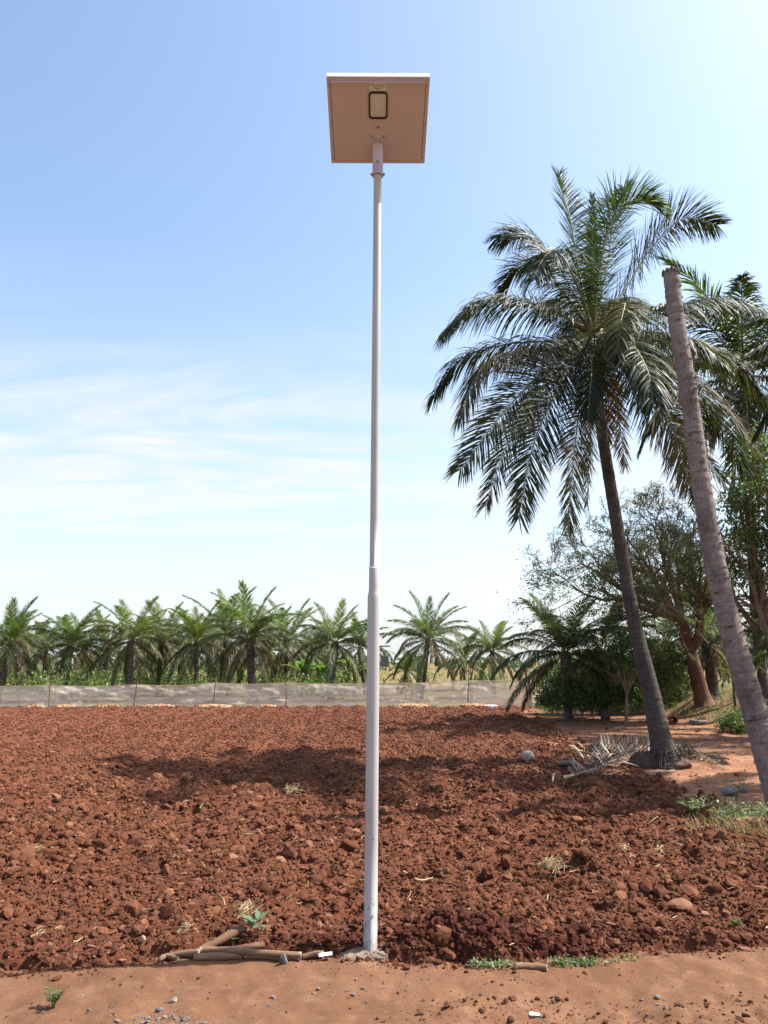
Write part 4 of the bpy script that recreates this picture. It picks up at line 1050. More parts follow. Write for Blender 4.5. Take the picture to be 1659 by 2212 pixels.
# ---- dense tree at the right edge
def leafy_tree(name, label, base_px, Y, gz, clumps, trunk_r, n, size, mat, seed, group=None, bark=M_bark, flat=.85, shell=.45):
    rg = np.random.default_rng(seed); b = at(*base_px, Y); b[2] = gz
    t = thing(name, label, 'tree' if trunk_r > .07 else 'shrub', b, group); o = np.array(t.location)
    C = np.array([at(px, py, Y + d) for px, py, d, r in clumps]); rad = np.array([r for *_, r in clumps])
    lb = Limbs(rg); mid = np.array((b[0] * .6 + C[:, 0].mean() * .4, Y, gz + .45 * (C[:, 2].min() - gz)))
    m = MB(); m.tube(spline([b - np.array((0, 0, .2)), b * .5 + mid * .5, mid], 8), np.linspace(trunk_r * 1.3, trunk_r * .8, 8), 9, True, .05, rg); m.build('trunk', bark, t, True, o)
    for c in C: lb.limb(mid, c, trunk_r * .6, .012, 2, [5, 4], .6, .12, 6)
    lb.m.build('branches', bark, t, False, o)
    V, F = leaf_cloud(C, rad, n, size, rg, flat, shell); link('crown', mesh('crown', V - o, F), mat, t); return t
leafy_tree('leafy_tree', 'dense dark-leaved tree filling the right edge behind the headless trunk', (1690, 1500), 17, .6,
    [(1650, 965, 0, .55), (1625, 1040, .3, .65), (1670, 1080, -.3, .9), (1600, 1090, .2, .55), (1640, 1160, .5, .8), (1590, 1150, -.2, .45), (1690, 1210, 0, 1.0), (1625, 1250, .3, .55), (1580, 1220, .6, .35), (1720, 1000, .2, 1.0), (1655, 1310, .1, .4)],
    .17, 15000, .095, M_leaf_mid, 41)
SH = 'shrubs under the trees on the right'
leafy_tree('leafy_shrub', 'fresh green feathery shrub beside the leaning coconut trunk', (1350, 1515), 20.5, .1,
    [(1340, 1395, 0, .42), (1365, 1375, .2, .40), (1325, 1420, .2, .35), (1370, 1430, -.2, .45), (1395, 1405, .1, .40), (1330, 1365, .2, .25)], .04, 5200, .075, M_leaf_fresh, 42, SH)
leafy_tree('leafy_shrub', 'mid-green shrub right of the leaning trunk below the spreading branches', (1415, 1515), 21.5, .3,
    [(1420, 1440, 0, .5), (1445, 1410, .3, .5), (1400, 1470, .2, .45), (1450, 1460, .1, .5), (1470, 1425, .3, .3), (1425, 1490, 0, .4)], .05, 6000, .085, M_leaf_mid, 43, SH)
leafy_tree('dark_thicket', 'dark shaded thicket left of the leaning trunk', (1300, 1520), 24.5, 0,
    [(1180, 1505, .2, .4), (1225, 1508, 0, .45), (1275, 1508, -.1, .5), (1330, 1510, 0, .45), (1300, 1430, .3, .7), (1375, 1505, 0, .45), (1250, 1430, .5, .6), (1190, 1470, .5, .55), (1235, 1460, .3, .75), (1285, 1455, .2, .8), (1320, 1480, -.2, .6), (1255, 1490, -.2, .5), (1350, 1470, .4, .7)], .06, 15000, .10, M_leaf_mid, 44, SH)
leafy_tree('dark_thicket', 'dark shaded thicket between the leaning trunk and red-barked tree', (1440, 1520), 24.5, .3,
    [(1400, 1450, .3, .7), (1440, 1470, .3, .65), (1470, 1460, .3, .55), (1405, 1500, .2, .4), (1445, 1500, .2, .4), (1410, 1410, .5, .7), (1465, 1420, .5, .5)], .06, 10000, .10, M_leaf_mid, 45, SH)
leafy_tree('leafy_tree', 'olive-leaved crown behind the spreading tree near the headless trunk', (1545, 1500), 25, .6,
    [(1510, 1290, 0, .8), (1545, 1340, .3, .7), (1480, 1350, .3, .7), (1530, 1230, .5, .6), (1560, 1270, .2, .5)], .12, 6500, .10, M_leaf_olive, 46)
leafy_tree('leafy_shrub', 'green bush growing on the grassy bank by the headless trunk', (1597, 1568), 18.5, .15,
    [(1585, 1556, 0, .30), (1612, 1548, .2, .34), (1565, 1566, -.1, .22), (1632, 1560, 0, .28), (1600, 1570, -.3, .25)], .02, 4200, .06, M_leaf_mid, 47, SH)
leafy_tree('leafy_shrub', 'low grey-green scrub hiding the feet of the low dark palms', (1255, 1530), 21.9, 0,
    [(1180, 1512, .2, .30), (1215, 1500, 0, .42), (1245, 1512, -.2, .35), (1280, 1496, .1, .48), (1315, 1505, 0, .42), (1345, 1500, .1, .38), (1225, 1478, .3, .35), (1300, 1470, .3, .4)], .03, 8500, .085, M_leaf_mid, 48, SH)
# young yellow-green plant on the bank: a banana-like seedling palm
yp = row_palm(1583, 1462, 19, .62, 'small yellow-green seedling palm on the bank between trunks', 11, gz=.6, dry=0, rt=.03, group=GR, seed=51, name='palm_seedling', top=.7)
# ---- dry grass and weeds on the bank
def tufts(P, h, nblade, rg, spread=.08, wid=.008):
    V = []; n = len(P) * nblade; c = np.repeat(P, nblade, 0) + np.concatenate([rg.normal(0, spread, (n, 2)), np.zeros((n, 1))], 1)
    hh = np.repeat(h, nblade) * rg.uniform(.4, 1.2, n); az = rg.uniform(0, 6.28, n); ln = rg.uniform(.1, .7, n)
    d = np.stack([np.cos(az) * ln, np.sin(az) * ln, np.ones(n)], -1) * hh[:, None]; w = np.stack([-np.sin(az), np.cos(az), 0 * az], -1) * wid
    mid = c + d * .55; tip = c + d * np.array((1.5, 1.5, .9))
    V = np.stack([c - w, c + w, mid + w * .7, mid - w * .7, tip], 1).reshape(-1, 3); b = np.arange(n) * 5
    F = [(i, i + 1, i + 2, i + 3) for i in b] + [(i + 3, i + 2, i + 4) for i in b]; return V, F
rg = np.random.default_rng(61)
def bank_points(n, f):
    y = rg.uniform(9.5, 30, n); x = rg.uniform(5.5, 13, n); k = (bank_h(x, y) > .05) & (rg.random(n) < f); return np.stack([x[k], y[k], surf(x[k], y[k])], -1)
P = bank_points(2600, .6); V, F = tufts(P, np.full(len(P), .22), 7, rg, .10, .009)
stuff('dry_grass', mesh('dry_grass', V, F), M_drygrass, 'dry yellow grass on the bank right of the track', 'grass')
P = bank_points(1800, .5); V, F = leaf_cloud(P + np.array((0, 0, .08)), np.full(len(P), .16), 16000, .055, rg, .7)
stuff('bank_weeds', mesh('bank_weeds', V, F), M_leaf_mid, 'low green weeds growing over the bank', 'weeds')
# weeds along the thicket foot and round the fence end
x = rg.uniform(5.2, 9, 260); y = rg.uniform(25, 28, 260) ; P = np.stack([x, y, surf(x, y)], -1)
V, F = leaf_cloud(P + np.array((0, 0, .12)), np.full(len(P), .22), 7000, .075, rg, .7)
stuff('thicket_weeds', mesh('thicket_weeds', V, F), M_leaf_mid, 'low green weeds at the foot of the thicket by the gate', 'weeds')
# pale leaf litter on the track
n = 1100; y = rg.uniform(9.2, 24, n); x = rg.uniform(2.5, 8.8, n); k = (x > right_x(y) - .2); x, y = x[k], y[k]
c = np.stack([x, y, surf(x, y) + .012], -1); V, F = leaf_cloud(c, np.full(len(c), .004), len(c), .065, rg, 1, .5, 6, .35); 
stuff('leaf_litter', mesh('leaf_litter', V, F), M_drygrass, 'pale fallen leaves littering the dirt track', 'leaf litter')
# ---- undergrowth behind the fence
n = 520; y = rg.uniform(33, 60, n); x = rg.uniform(-.62, .62, n) * y; k = (x < -.03 * y) | (rg.random(n) < .10); x, y = x[k], y[k]
C = np.stack([x, y, .3 + .4 * rg.random(len(x))], -1); V, F = leaf_cloud(C, rg.uniform(.5, 1.1, len(x)), 56000, .15, rg, .75)
stuff('undergrowth', mesh('undergrowth', V, F), M_leaf_mid, 'green undergrowth behind the palms and the net fence', 'undergrowth')
n = 700; y = rg.uniform(60, 125, n); x = rg.uniform(-.8, .8, n) * y; P = np.stack([x, y, 0 * x], -1); V, F = tufts(P, rg.uniform(.3, .6, n), 14, rg, .9, .04)
stuff('field_grass', mesh('field_grass', V, F), M_drygrass, 'dry grass across the fallow field beyond the palms', 'grass')
# far woodland band
n = 330; y = rg.uniform(95, 190, n); x = rg.uniform(-.75, .75, n) * y; k = (x / y < -.02) | (y > 140); x, y = x[k], y[k]
C = np.stack([x, y, rg.uniform(.6, 1.6, len(x))], -1); V, F = leaf_cloud(C, rg.uniform(1.2, 2.6, len(x)), 42000, .6, rg, .85)
stuff('far_woodland', mesh('far_woodland', V, F), M_far, 'far line of trees along the horizon', 'woodland')
# wooded rise seen between trunks on the right
n = 240; y = rg.uniform(110, 170, n); x = y * rg.uniform(.36, .52, n); C = np.stack([x, y, rg.uniform(0, 5.5, n) * sstep(x / y, .36, .46)], -1)
V, F = leaf_cloud(C, rg.uniform(1.5, 2.8, n), 24000, .6, rg, .9)
stuff('wooded_rise', mesh('wooded_rise', V, F), M_far, 'wooded rise seen between the trunks on the right', 'woodland')
# banana clumps behind the fence
def banana(px, py, Y, label, seed):
    rg = np.random.default_rng(seed); b = at(px, py, Y); b[2] = 0; t = thing('banana_plant', label, 'banana plant', b, 'banana plants behind the fence')
    m = MB(); m.tube([(0, 0, -.1), (0, 0, .7), (.03, 0, 1.1)], [.11, .09, .05], 8); m.build('stem', M_leaf_mid, t, True)
    for k in range(8):
        az = k * 2.4; e = R(rg.uniform(35, 80)); L = rg.uniform(.9, 1.4); P = arc_path(L, math.degrees(e), 60)
        V = []
        for i in range(7):
            w = .17 * math.sin(math.pi * min(1, (i + .6) / 7.0)) ** .6
            V += [(P[i][0], -w, P[i][2] + .04), (P[i][0], 0, P[i][2]), (P[i][0], w, P[i][2] + .04)]
        V = np.array(V); ca, sa = math.cos(az), math.sin(az); V = np.stack([V[:, 0] * ca - V[:, 1] * sa, V[:, 0] * sa + V[:, 1] * ca, V[:, 2] + 1.0], -1)
        F = [(3 * i + j, 3 * i + 3 + j, 3 * i + 4 + j, 3 * i + 1 + j) for i in range(6) for j in range(2)]
        link('leaf', mesh('leaf', V, F, True), M_leaf_fresh, t)
banana(700, 1470, 40, 'banana plant in the gap between largest row palm and pole palm', 1)
banana(655, 1475, 38, 'broad-leaved banana plant right of the largest row palm', 2)
banana(765, 1475, 41, 'banana plant close to the left of the pole', 3)

# ================================================================== NET FENCE
fx = np.array([-160, 0, 108, 200, 295, 380, 462, 550, 618, 700, 800, 900, 1010, 1080, 1142])
fy = np.array([1483, 1482, 1480, 1482, 1479, 1480, 1475, 1477, 1475, 1476, 1475, 1474, 1470, 1469, 1467])
def fence_Y(px): return 27.9 + 1.1 * (px + 160) / 1300
fence = thing('net_fence', 'long translucent mesh net fence on thin leaning wooden sticks', 'fence', (0, 28.4, 0)); fo = np.array(fence.location)
rg = np.random.default_rng(71)
posts = [-160, -20, 108, 292, 462, 618, 815, 1010, 1142]
for a, b in zip(posts[:-1], posts[1:]):
    nx = max(14, int((b - a) / 4)); nz = 16; px = np.linspace(a, b, nx); V = []
    for p in px:
        Y = fence_Y(p); top = at(p, np.interp(p, fx, fy), Y); sag = .025 * math.sin(math.pi * (p - a) / (b - a))
        for k in range(nz):
            f = k / (nz - 1); z = (top[2] - sag) * f + (1 - f) * -.02
            u = top[0]
            dy = .05 * perlin(np.array([u * .9]), np.array([f * 2.5 + 7.0]), 3)[0] + .035 * perlin(np.array([u * 2.2 + f * 2]), np.array([f * 9.0]), 7)[0] + .02 * perlin(np.array([u * 7]), np.array([f * 4 + u]), 9)[0] + .12 * (1 - f) ** 3 * (.5 + perlin(np.array([u * 1.3]), np.array([3.3]), 4)[0])
            V.append((u, Y - dy, z))
    F = [(i * nz + k, (i + 1) * nz + k, (i + 1) * nz + k + 1, i * nz + k + 1) for i in range(nx - 1) for k in range(nz - 1)]
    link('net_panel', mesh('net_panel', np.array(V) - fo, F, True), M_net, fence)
    # hem rope along the top
    m = MB(); P = [np.array(V[i * nz + nz - 1]) + np.array((0, -.01, 0)) for i in range(nx)]; m.tube(P, .012, 5); m.build('hem_rope', M_straw, fence, True, fo)
def stick(px0, py0, px1, py1, dY, r, mat=M_wood_dark):
    Y = fence_Y(px0) + dY; b_ = at(px0, py0, Y); b_[2] = -.1; t = at(px1, py1, Y); mid = (b_ + t) / 2 + np.array((rg.normal(0, .02), 0, 0))
    m = MB(); m.tube(spline([b_, mid, t], 7), np.linspace(r, r * .75, 7), 7, True, .06, rg); m.build('post', mat, fence, True, fo)
for q in [(106, 1530, 109, 1460), (288, 1527, 299, 1455), (458, 1525, 468, 1452), (618, 1522, 617, 1455), (1010, 1520, 1013, 1436), (815, 1522, 816, 1462)]: stick(*q, -.14, .021, M_wood)
stick(1143, 1523, 1136, 1447, -.02, .05); stick(1148, 1523, 1144, 1460, .05, .06)
for q in [(168, 1530, 170, 1490), (370, 1530, 371, 1500), (527, 1526, 529, 1488), (555, 1526, 556, 1482), (40, 1528, 42, 1485), (700, 1524, 702, 1485), (605, 1526, 606, 1490), (900, 1522, 901, 1488), (1018, 1520, 1021, 1445)]: stick(*q, .16, .028)
# folded end of the net
m = MB(); P0 = at(1138, 1523, 29.0); V = []
for k in range(10):
    for j in range(9):
        f = k / 9; V.append((P0[0] + .03 * j + .02 * math.sin(j * 2.1 + f * 5), 28.86 + .07 * (j % 2) + .03 * math.sin(f * 6 + j), -.02 + .98 * f))
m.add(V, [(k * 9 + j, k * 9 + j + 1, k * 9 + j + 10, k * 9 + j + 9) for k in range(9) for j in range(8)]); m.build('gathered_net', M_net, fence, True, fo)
# skirt of orange sheet lying along the foot
for a, b in [(55, 100), (120, 165), (205, 262), (300, 385), (410, 505), (560, 600), (850, 925), (985, 1050)]:
    V = []; nx = 24
    for i, p in enumerate(np.linspace(a, b, nx)):
        Y = fence_Y(p) - .12; e = math.sin(math.pi * i / (nx - 1)) ** .5; x0 = at(p, 1525, Y)[0]
        for k in range(5): V.append((x0, Y - (.06 + .26 * k / 4 * e * rg.uniform(.3, 1.4)), .05 + .022 * (4 - k) * e + .02 * rg.normal()))
    link('ground_sheet', mesh('ground_sheet', np.array(V) - fo, [(i * 5 + k, i * 5 + 5 + k, i * 5 + 6 + k, i * 5 + 1 + k) for i in range(nx - 1) for k in range(4)], True), M_tarp, fence)

# rusty iron gate beyond the fence end
GY = 30.5; g0 = at(1148, 1500, GY); gate = thing('iron_gate', 'rusty iron bar gate right of the net fence end', 'gate', (g0[0], GY, 0)); go_ = np.array(gate.location)
for px, tp in ((1152, 1462), (1181, 1466), (1205, 1468), (1232, 1470)):
    m = MB(); b_ = at(px, 1520, GY); t = at(px, tp, GY); m.box(((b_[0]), GY, t[2] / 2), (.022, .022, t[2] / 2 + .05)); m.build('upright', M_rust, gate, False, go_)
for py in (1466, 1474, 1481, 1494):
    a, b = at(1150, py, GY), at(1240, py + 4, GY); m = MB(); m.tube([a, b], .016, 6); m.build('rail', M_rust, gate, False, go_)
for k in range(20):
    px = 1153 + 4.4 * k; a, b = at(px, 1467, GY + .02), at(px, 1483, GY + .02); m = MB(); m.tube([a, b], .009, 5); m.build('bar', M_rust, gate, False, go_)
# thin rods and a white post behind the gate
for k in range(11):
    px = 1152 + 6.5 * k; b_ = at(px, 1480, 33); t = at(px, 1440 + 2 * (k % 3), 33); m = MB(); m.tube([(b_[0], 33, -.1), (t[0], 33, t[2])], .012, 5)
    o = m.build('iron_rod', M_grey, None, False); tag(o, 'thin upright iron rod in the row behind the rusty gate', 'rod', 'iron rods behind the gate')
b_ = at(1176, 1480, 32.5); t = at(1173, 1437, 32.5); m = MB(); m.tube([(b_[0], 32.5, -.1), (b_[0] - .02, 32.5, t[2] * .6), (t[0], 32.5, t[2])], [.045, .042, .04], 8, True)
tag(m.build('white_post', M_white, None, True), 'short white post among the rods behind the rusty gate', 'post')
# metering box on its pole behind the street light
b_ = at(828, 1450, 40); pp = thing('utility_pole', 'thin dark utility pole with a grey box just right of the lamp pole', 'utility pole', (b_[0] - .35, 40, 0))
m = MB(); m.tube([(0, 0, -.2), (0, 0, 2.0), (.02, 0, at(828, 1370, 40)[2])], [.07, .06, .05], 8); m.build('pole', M_wood_dark, pp, True)
z0, z1 = at(838, 1440, 40)[2], at(838, 1419, 40)[2]; m = MB(); m.box((.42, -.05, (z0 + z1) / 2), (.20, .12, (z1 - z0) / 2)); m.box((.42, -.05, z1 + .02), (.23, .15, .02)); m.build('meter_box', M_grey, pp)
m = MB(); m.box((.25, 0, at(838, 1396, 40)[2]), (.45, .03, .03)); m.build('cross_arm', M_wood_dark, pp)
# stakes standing in the far field
for k, (px, py) in enumerate([(1018, 1440), (876, 1474), (890, 1468), (1040, 1462), (830, 1470)]):
    b_ = at(px, py, 37); m = MB(); m.tube([(b_[0], 37, -.1), (b_[0] + rg.normal(0, .02), 37, b_[2] * .55), (b_[0] + rg.normal(0, .05), 37, b_[2] + .12)], [.03, .027, .022], 6)
    tag(m.build('stake', M_wood, None, True), ['tall pale stake above the net near its right end', 'short dark stake right of the lamp pole behind the net', 'stake beside the very young palm behind the net', 'stake beneath the short palm near the fence end', 'stake close beside the lamp pole behind the net'][k], 'stake', 'stakes behind the net fence')

# ================================================================== THINGS ON THE GROUND
rg = np.random.default_rng(81)
def gz(px, py, z=0.03, h=0.0):
    for _ in range(4): p = gnd(px, py, z + h); z = float(surf(p[0], p[1]))
    p[2] = z; return p
# fallen dry leaves round the palm foot
def fallen(label, pts, L, dr, seed, vee=.5, nl=60, w=.034):
    """dry leaf lying on the ground: pts are (px, py, height)"""
    rgf = np.random.default_rng(seed); P = []
    for px, py, h in pts: p = gnd(px, py, .05); p[2] = max(float(surf(p[0], p[1])), .02) + h; P.append(p)
    t = thing('fallen_frond', label, 'palm leaf', (P[0][0], P[0][1], P[0][2]), 'dry palm leaves lying at the palm foot'); o = np.array(t.location)
    (V, F), (RV, RF) = frond_geo(np.array(P) - o, nl, L, w, dr, rgf, seg=4, petiole=.12, vee=vee, rad=.020, ragged=.45)
    V[:, 2] = np.maximum(V[:, 2], -.02 - o[2] + .06 + rgf.uniform(0, .05, len(V)))
    a = link('leaflets', mesh('leaflets', V, F), M_pl_grey, t); link('midrib', mesh('midrib', RV, RF, True), M_rachis_dry, t)
fallen('grey dry palm leaf with curled leaflets left of the palm foot', [(1215, 1690, .05), (1260, 1684, .05), (1305, 1670, .08), (1345, 1652, .12), (1375, 1640, .06)], .48, .45, 1, .7, 90, .020)
fallen('dry palm leaf lying behind the palm foot, tips standing up', [(1235, 1636, .08), (1290, 1640, .10), (1350, 1636, .08), (1430, 1634, .05), (1490, 1640, .03)], .42, -.15, 2, .8, 100, .018)
fallen('dry palm leaf spread on the track right of the palm foot', [(1425, 1632, .06), (1470, 1628, .08), (1520, 1636, .06), (1560, 1654, .03)], .40, .4, 3, .3, 60, .018)
# pale leaf stalk ends beside the fallen leaf
for (px, py, qx, qy, r, lab) in [(1230, 1624, 1262, 1650, .035, 'yellow dry leaf stalk end left of the fallen leaves'), (1205, 1668, 1258, 1668, .05, 'broad grey sheath at the butt of the fallen leaf'), (1246, 1612, 1275, 1645, .016, 'thin dry stalk poking up from the fallen leaves'), (1194, 1703, 1200, 1685, .014, 'white curled strip at the tip of the fallen leaf')]:
    a, b = gz(px, py), gz(qx, qy); a[2] += .10; b[2] += .04; c = (a + b) / 2 + np.array((0, 0, .05)); m = MB(); m.tube(spline([a, c, b], 8), np.array([.5, .9, 1, 1, .9, .8, .7, .5]) * r, 7, True, .08, rg)
    o = m.build('leaf_stalk', M_rachis_dry if r != .05 else M_pl_grey, None, True); tag(o, lab, 'leaf stalk', 'stalks beside the fallen leaves')
rgr = np.random.default_rng(88)
V, F = clod_mesh(888, 3, 1.0, .25, 3); V = V * np.array((.40, .36, .20)); V[:, 2] += .02
link('root_mass', mesh('root_mass', V + np.array((TP[0][0], HY, float(surf(TP[0][0], HY)))) - po, F, True), M_scar, palm)
for k in range(60):
    a = rgr.uniform(0, 6.28); r0 = rgr.uniform(.20, .30); z0 = float(surf(TP[0][0], HY)) + rgr.uniform(.08, .30); L = rgr.uniform(.06, .16)
    c = np.array((TP[0][0] - .03 + r0 * math.cos(a), HY + r0 * math.sin(a), z0)); e = c + np.array((math.cos(a) * L * .6, math.sin(a) * L * .6, -L))
    m = MB(); m.tube([c - (e - c) * .3, c, e], [.007, .009, .004], 4, False); m.build('root', M_trunk, palm, False, po)
def lump(name, px, py, hw, label, cat, mat, seed, dims=(1, .9, .85), sub=3, rough=.1, facets=2, sink=.35, group=None):
    p = gz(px, py); s_ = hw / FPX * p[1] * 1.04; V, F = clod_mesh(seed, sub, 1.0, rough, facets); V = V * np.array(dims) * s_; V[:, 2] += s_ * dims[2] * (1 - sink)
    o = link(name, mesh(name, V, F, sub > 2), mat, None, p); return tag(o, label, cat, group)
lump('coconut', 1141, 1650, 12.5, 'grey dry coconut lying on the ploughed field', 'coconut', M_husk, 901, (1.05, .95, .95), 3, .06, 0, .15)
lump('boulder', 1577, 1718, 15, 'rounded grey boulder beside the weeds at right', 'boulder', M_greystone, 902, (1, .9, .8), 3, .10, 1)
lump('rock', 1607, 1712, 8, 'small dark rock right of the grey boulder', 'rock', M_darkstone, 903, (1, .9, .6))
lump('dark_stone', 612, 2081, 10, 'jagged dark grey stone in front of the log on the path edge', 'stone', M_darkstone, 904, (.9, .8, 1.0), 2, .2, 6)
lump('white_bag', 1216, 1514, 9, 'crumpled white plastic bag by the thicket at the track end', 'bag', M_bag, 905, (1, .8, .85), 3, .3, 3)
lump('yellow_sack', 1196, 1514, 8, 'yellowish crumpled sack left of the white plastic bag', 'sack', M_straw, 906, (.8, .6, 1.1), 3, .3, 3)
lump('dark_bundle', 1505, 1554, 12, 'dark rag bundle on the bank foot right of the palm', 'bundle', M_darkstone, 907, (1.2, .8, .6), 3, .3, 2)
lump('white_rag', 1060, 1528, 14, 'white crumpled rag lying at the fence foot near its right end', 'rag', M_bag, 908, (1.2, .7, .3), 3, .35, 2)
# clay pot lying on its side
p = gz(1455, 1563); V = []; F = []; prof = [(0, .02), (.03, .09), (.10, .125), (.17, .12), (.22, .085), (.24, .09), (.24, .075), (.20, .07), (.12, .10), (.05, .07)]
pot = thing('clay_pot', 'small red clay pot lying on its side on the track behind the palm', 'pot', p)
for x_, r_ in prof:
    for j in range(16): a = 2 * np.pi * j / 16; V.append((-.12 + x_, r_ * math.cos(a), .11 + r_ * math.sin(a)))
F = [(i * 16 + j, i * 16 + (j + 1) % 16, i * 16 + 16 + (j + 1) % 16, i * 16 + 16 + j) for i in range(len(prof) - 1) for j in range(16)]
o = link('pot_body', mesh('pot_body', V, F, True), M_pot, pot); o.rotation_euler = (0, 0, R(-100))
# logs and sticks
def log(name, pts, r, label, mat, cat='stick', group='cut sticks by the path edge', caps=True, n=10):
    P = []
    for k, (px, py, h) in enumerate(pts):
        if h is None: P.append(at(px, py, P[0][1] + .10 * len(P))); continue
        rk = float(np.interp(k / (len(pts) - 1), np.linspace(0, 1, len(r)), r)); p = gz(px, py, .03, rk * .7 + h * .4); p[2] += rk * .7 + h * .4; P.append(p)
    P = np.array(P); low = min(float(P[k][2]) - 0 for k in range(len(P)))
    t = thing(name, label, cat, P[0], group); o = np.array(t.location)
    C = spline(P, 12); rad = np.interp(np.linspace(0, 1, 12), np.linspace(0, 1, len(r)), r); m = MB(); m.tube(C, rad, n, False, .07, rg); m.build('bark', mat, t, True, o)
    if caps:
        for c, d, rr in ((C[0], C[0] - C[1], rad[0]), (C[-1], C[-1] - C[-2], rad[-1])):
            d = nrm(d); m = MB(); m.tube([c - d * .01, c + d * .002], [rr * .97, rr * .94], n, True); m.build('cut_end', M_wood_pale if mat is not M_wood_dark else M_wood, t, False, o)
log('cut_log', [(434, 2051, .05), (500, 2054, .05), (560, 2058, .045), (650, 2064, .04)], [.018, .020, .0195, .018], 'thick pale brown cut log lying along the path edge', M_wood)
log('cut_log', [(430, 2058, .03), (395, 2060, .02), (350, 2067, .01)], [.018, .019, .012], 'shorter stick running left from the end of the thick log', M_wood)
log('cut_log', [(440, 2050, .03), (478, 2030, None), (524, 2006, None)], [.015, .024, .026], 'dark broken branch propped upward behind the thick log', M_wood_dark)
log('cut_log', [(452, 2042, .03), (420, 2056, .03), (385, 2066, .01)], [.022, .012, .006], 'thin dark tapering end of the propped branch', M_wood_dark, caps=False)
log('cut_log', [(500, 2052, .03), (540, 2045, .06), (568, 2041, .07)], [.016, .018, .018], 'thin dark stick behind the middle of the thick log', M_wood_dark)
log('cut_log', [(420, 2068, .0), (470, 2066, .0), (520, 2064, .0)], [.018, .022, .018], 'half buried stick in front of the thick log', M_wood)
log('cut_log', [(345, 2072, .02), (362, 2066, .02), (385, 2072, .02)], [.014, .016, .010], 'short stub of wood at the left of the stick pile', M_wood)
log('cut_log', [(655, 2066, .01), (680, 2060, .03), (697, 2052, .03)], [.014, .018, .017], 'short brown stick just right of the thick log', M_wood)
log('cut_log', [(1113, 2086, .0), (1150, 2088, .0), (1181, 2091, .0)], [.017, .018, .0175], 'short straight brown log among the green weeds right of the pole', M_wood)
log('thin_stick', [(1395, 1668, .06), (1425, 1668, .05), (1455, 1665, .05)], [.016, .017, .015], 'thin pale stick lying in front of the palm foot', M_rachis_dry)
log('thin_twig', [(1200, 1878, .08), (1240, 1893, .06), (1290, 1905, .06), (1330, 1909, .05)], [.006, .006, .005, .004], 'long thin twig lying right of the larger straw clump', M_wood, n=5)
log('thin_twig', [(872, 1901, .05), (905, 1901, .05), (935, 1902, .05)], [.006, .008, .006], 'straight pale twig just right of the pole in the field', M_wood_pale, n=5)
# curled cut wood ring
lump('wood_offcut', 309, 2024, 8, 'pale wood offcut standing in the field left of the sticks', 'offcut', M_wood_pale, 910, (.75, .6, 1.25), 2, .05, 4, .2)
p = gz(704, 2074)
m = MB(); m.box((0, 0, .035), (.036, .012, .0015), np.array(Euler((.35, -.10, .12)).to_matrix())); o = m.build('paper_slip', M_white, None); o.location = p; tag(o, 'small white slip of paper lying right of the log', 'paper')
# straw clumps
def straw(px, py, w, n, label, seed, up=.25, mat=M_straw):
    rgs = np.random.default_rng(seed); p = gz(px, py); s_ = w / FPX * p[1]; m = MB()
    for k in range(n):
        c = np.array((rgs.normal(0, s_ * .35), rgs.normal(0, s_ * .35), rgs.uniform(.05, .09 + s_ * .25))); az = rgs.normal(.6, .8); L = s_ * rgs.uniform(.4, 1.1)
        d = np.array((math.cos(az), math.sin(az) * .8, rgs.normal(up, .25))); q = np.array((rgs.normal(0, .25), rgs.normal(0, .25), rgs.normal(0, .15)))
        m.tube([c - d * L / 2, c + q * L * .3, c + d * L / 2], [.0025, .003, .0015], 4, False)
    o = m.build('straw_clump', mat, None, True); o.location = p; tag(o, label, 'straw', 'clumps of dry straw on the soil')
straw(1192, 1900, 32, 70, 'larger clump of pale dry straw in the right of the field', 1)
straw(635, 1714, 22, 40, 'small straw clump in front of the palm shadow left of the pole', 2)
straw(528, 1992, 24, 46, 'bundle of dry straw standing behind the propped branch', 3, .7)
straw(1425, 1858, 12, 22, 'small dry root tuft in the right of the field', 4)
straw(1352, 1856, 12, 18, 'wispy root tuft left of the small dry root tuft', 5)
straw(80, 2045, 14, 14, 'few dry stems near the left picture edge', 6)
straw(400, 2040, 16, 22, 'dry straw left of the propped branch', 7)
straw(1140, 1612, 10, 16, 'faint straw tuft in the field behind the coconut', 8)
straw(85, 1840, 10, 16, 'pale dry root tuft in the left of the field', 9)
# loose straw scraps over the soil
n = 520; y = 4.5 * (26 / 4.5) ** rg.random(n); x = rg.uniform(-.55, .55, n) * y; k = field_mask(x, y) > .8; x, y = x[k], y[k]; m = MB()
zs = field_z(x, y)
for x_, y_, z_ in zip(x, y, zs):
    az = rg.uniform(0, 6.28); L = rg.uniform(.02, .09) * (1 + .03 * y_); d = np.array((math.cos(az), math.sin(az), rg.normal(.1, .2))) * L; c = np.array((x_, y_, z_ + .03)); q = rg.normal(0, .15 * L, 3)
    w = rg.uniform(.0015, .004) * (1 + .06 * y_); m.tube([c - d / 2, c + q, c + d / 2], [w, w, w * .6], 3, False)
stuff('straw_scraps', mesh('straw_scraps', np.vstack(m.V), m.F), M_straw, 'scattered scraps of pale straw over the ploughed soil', 'straw')
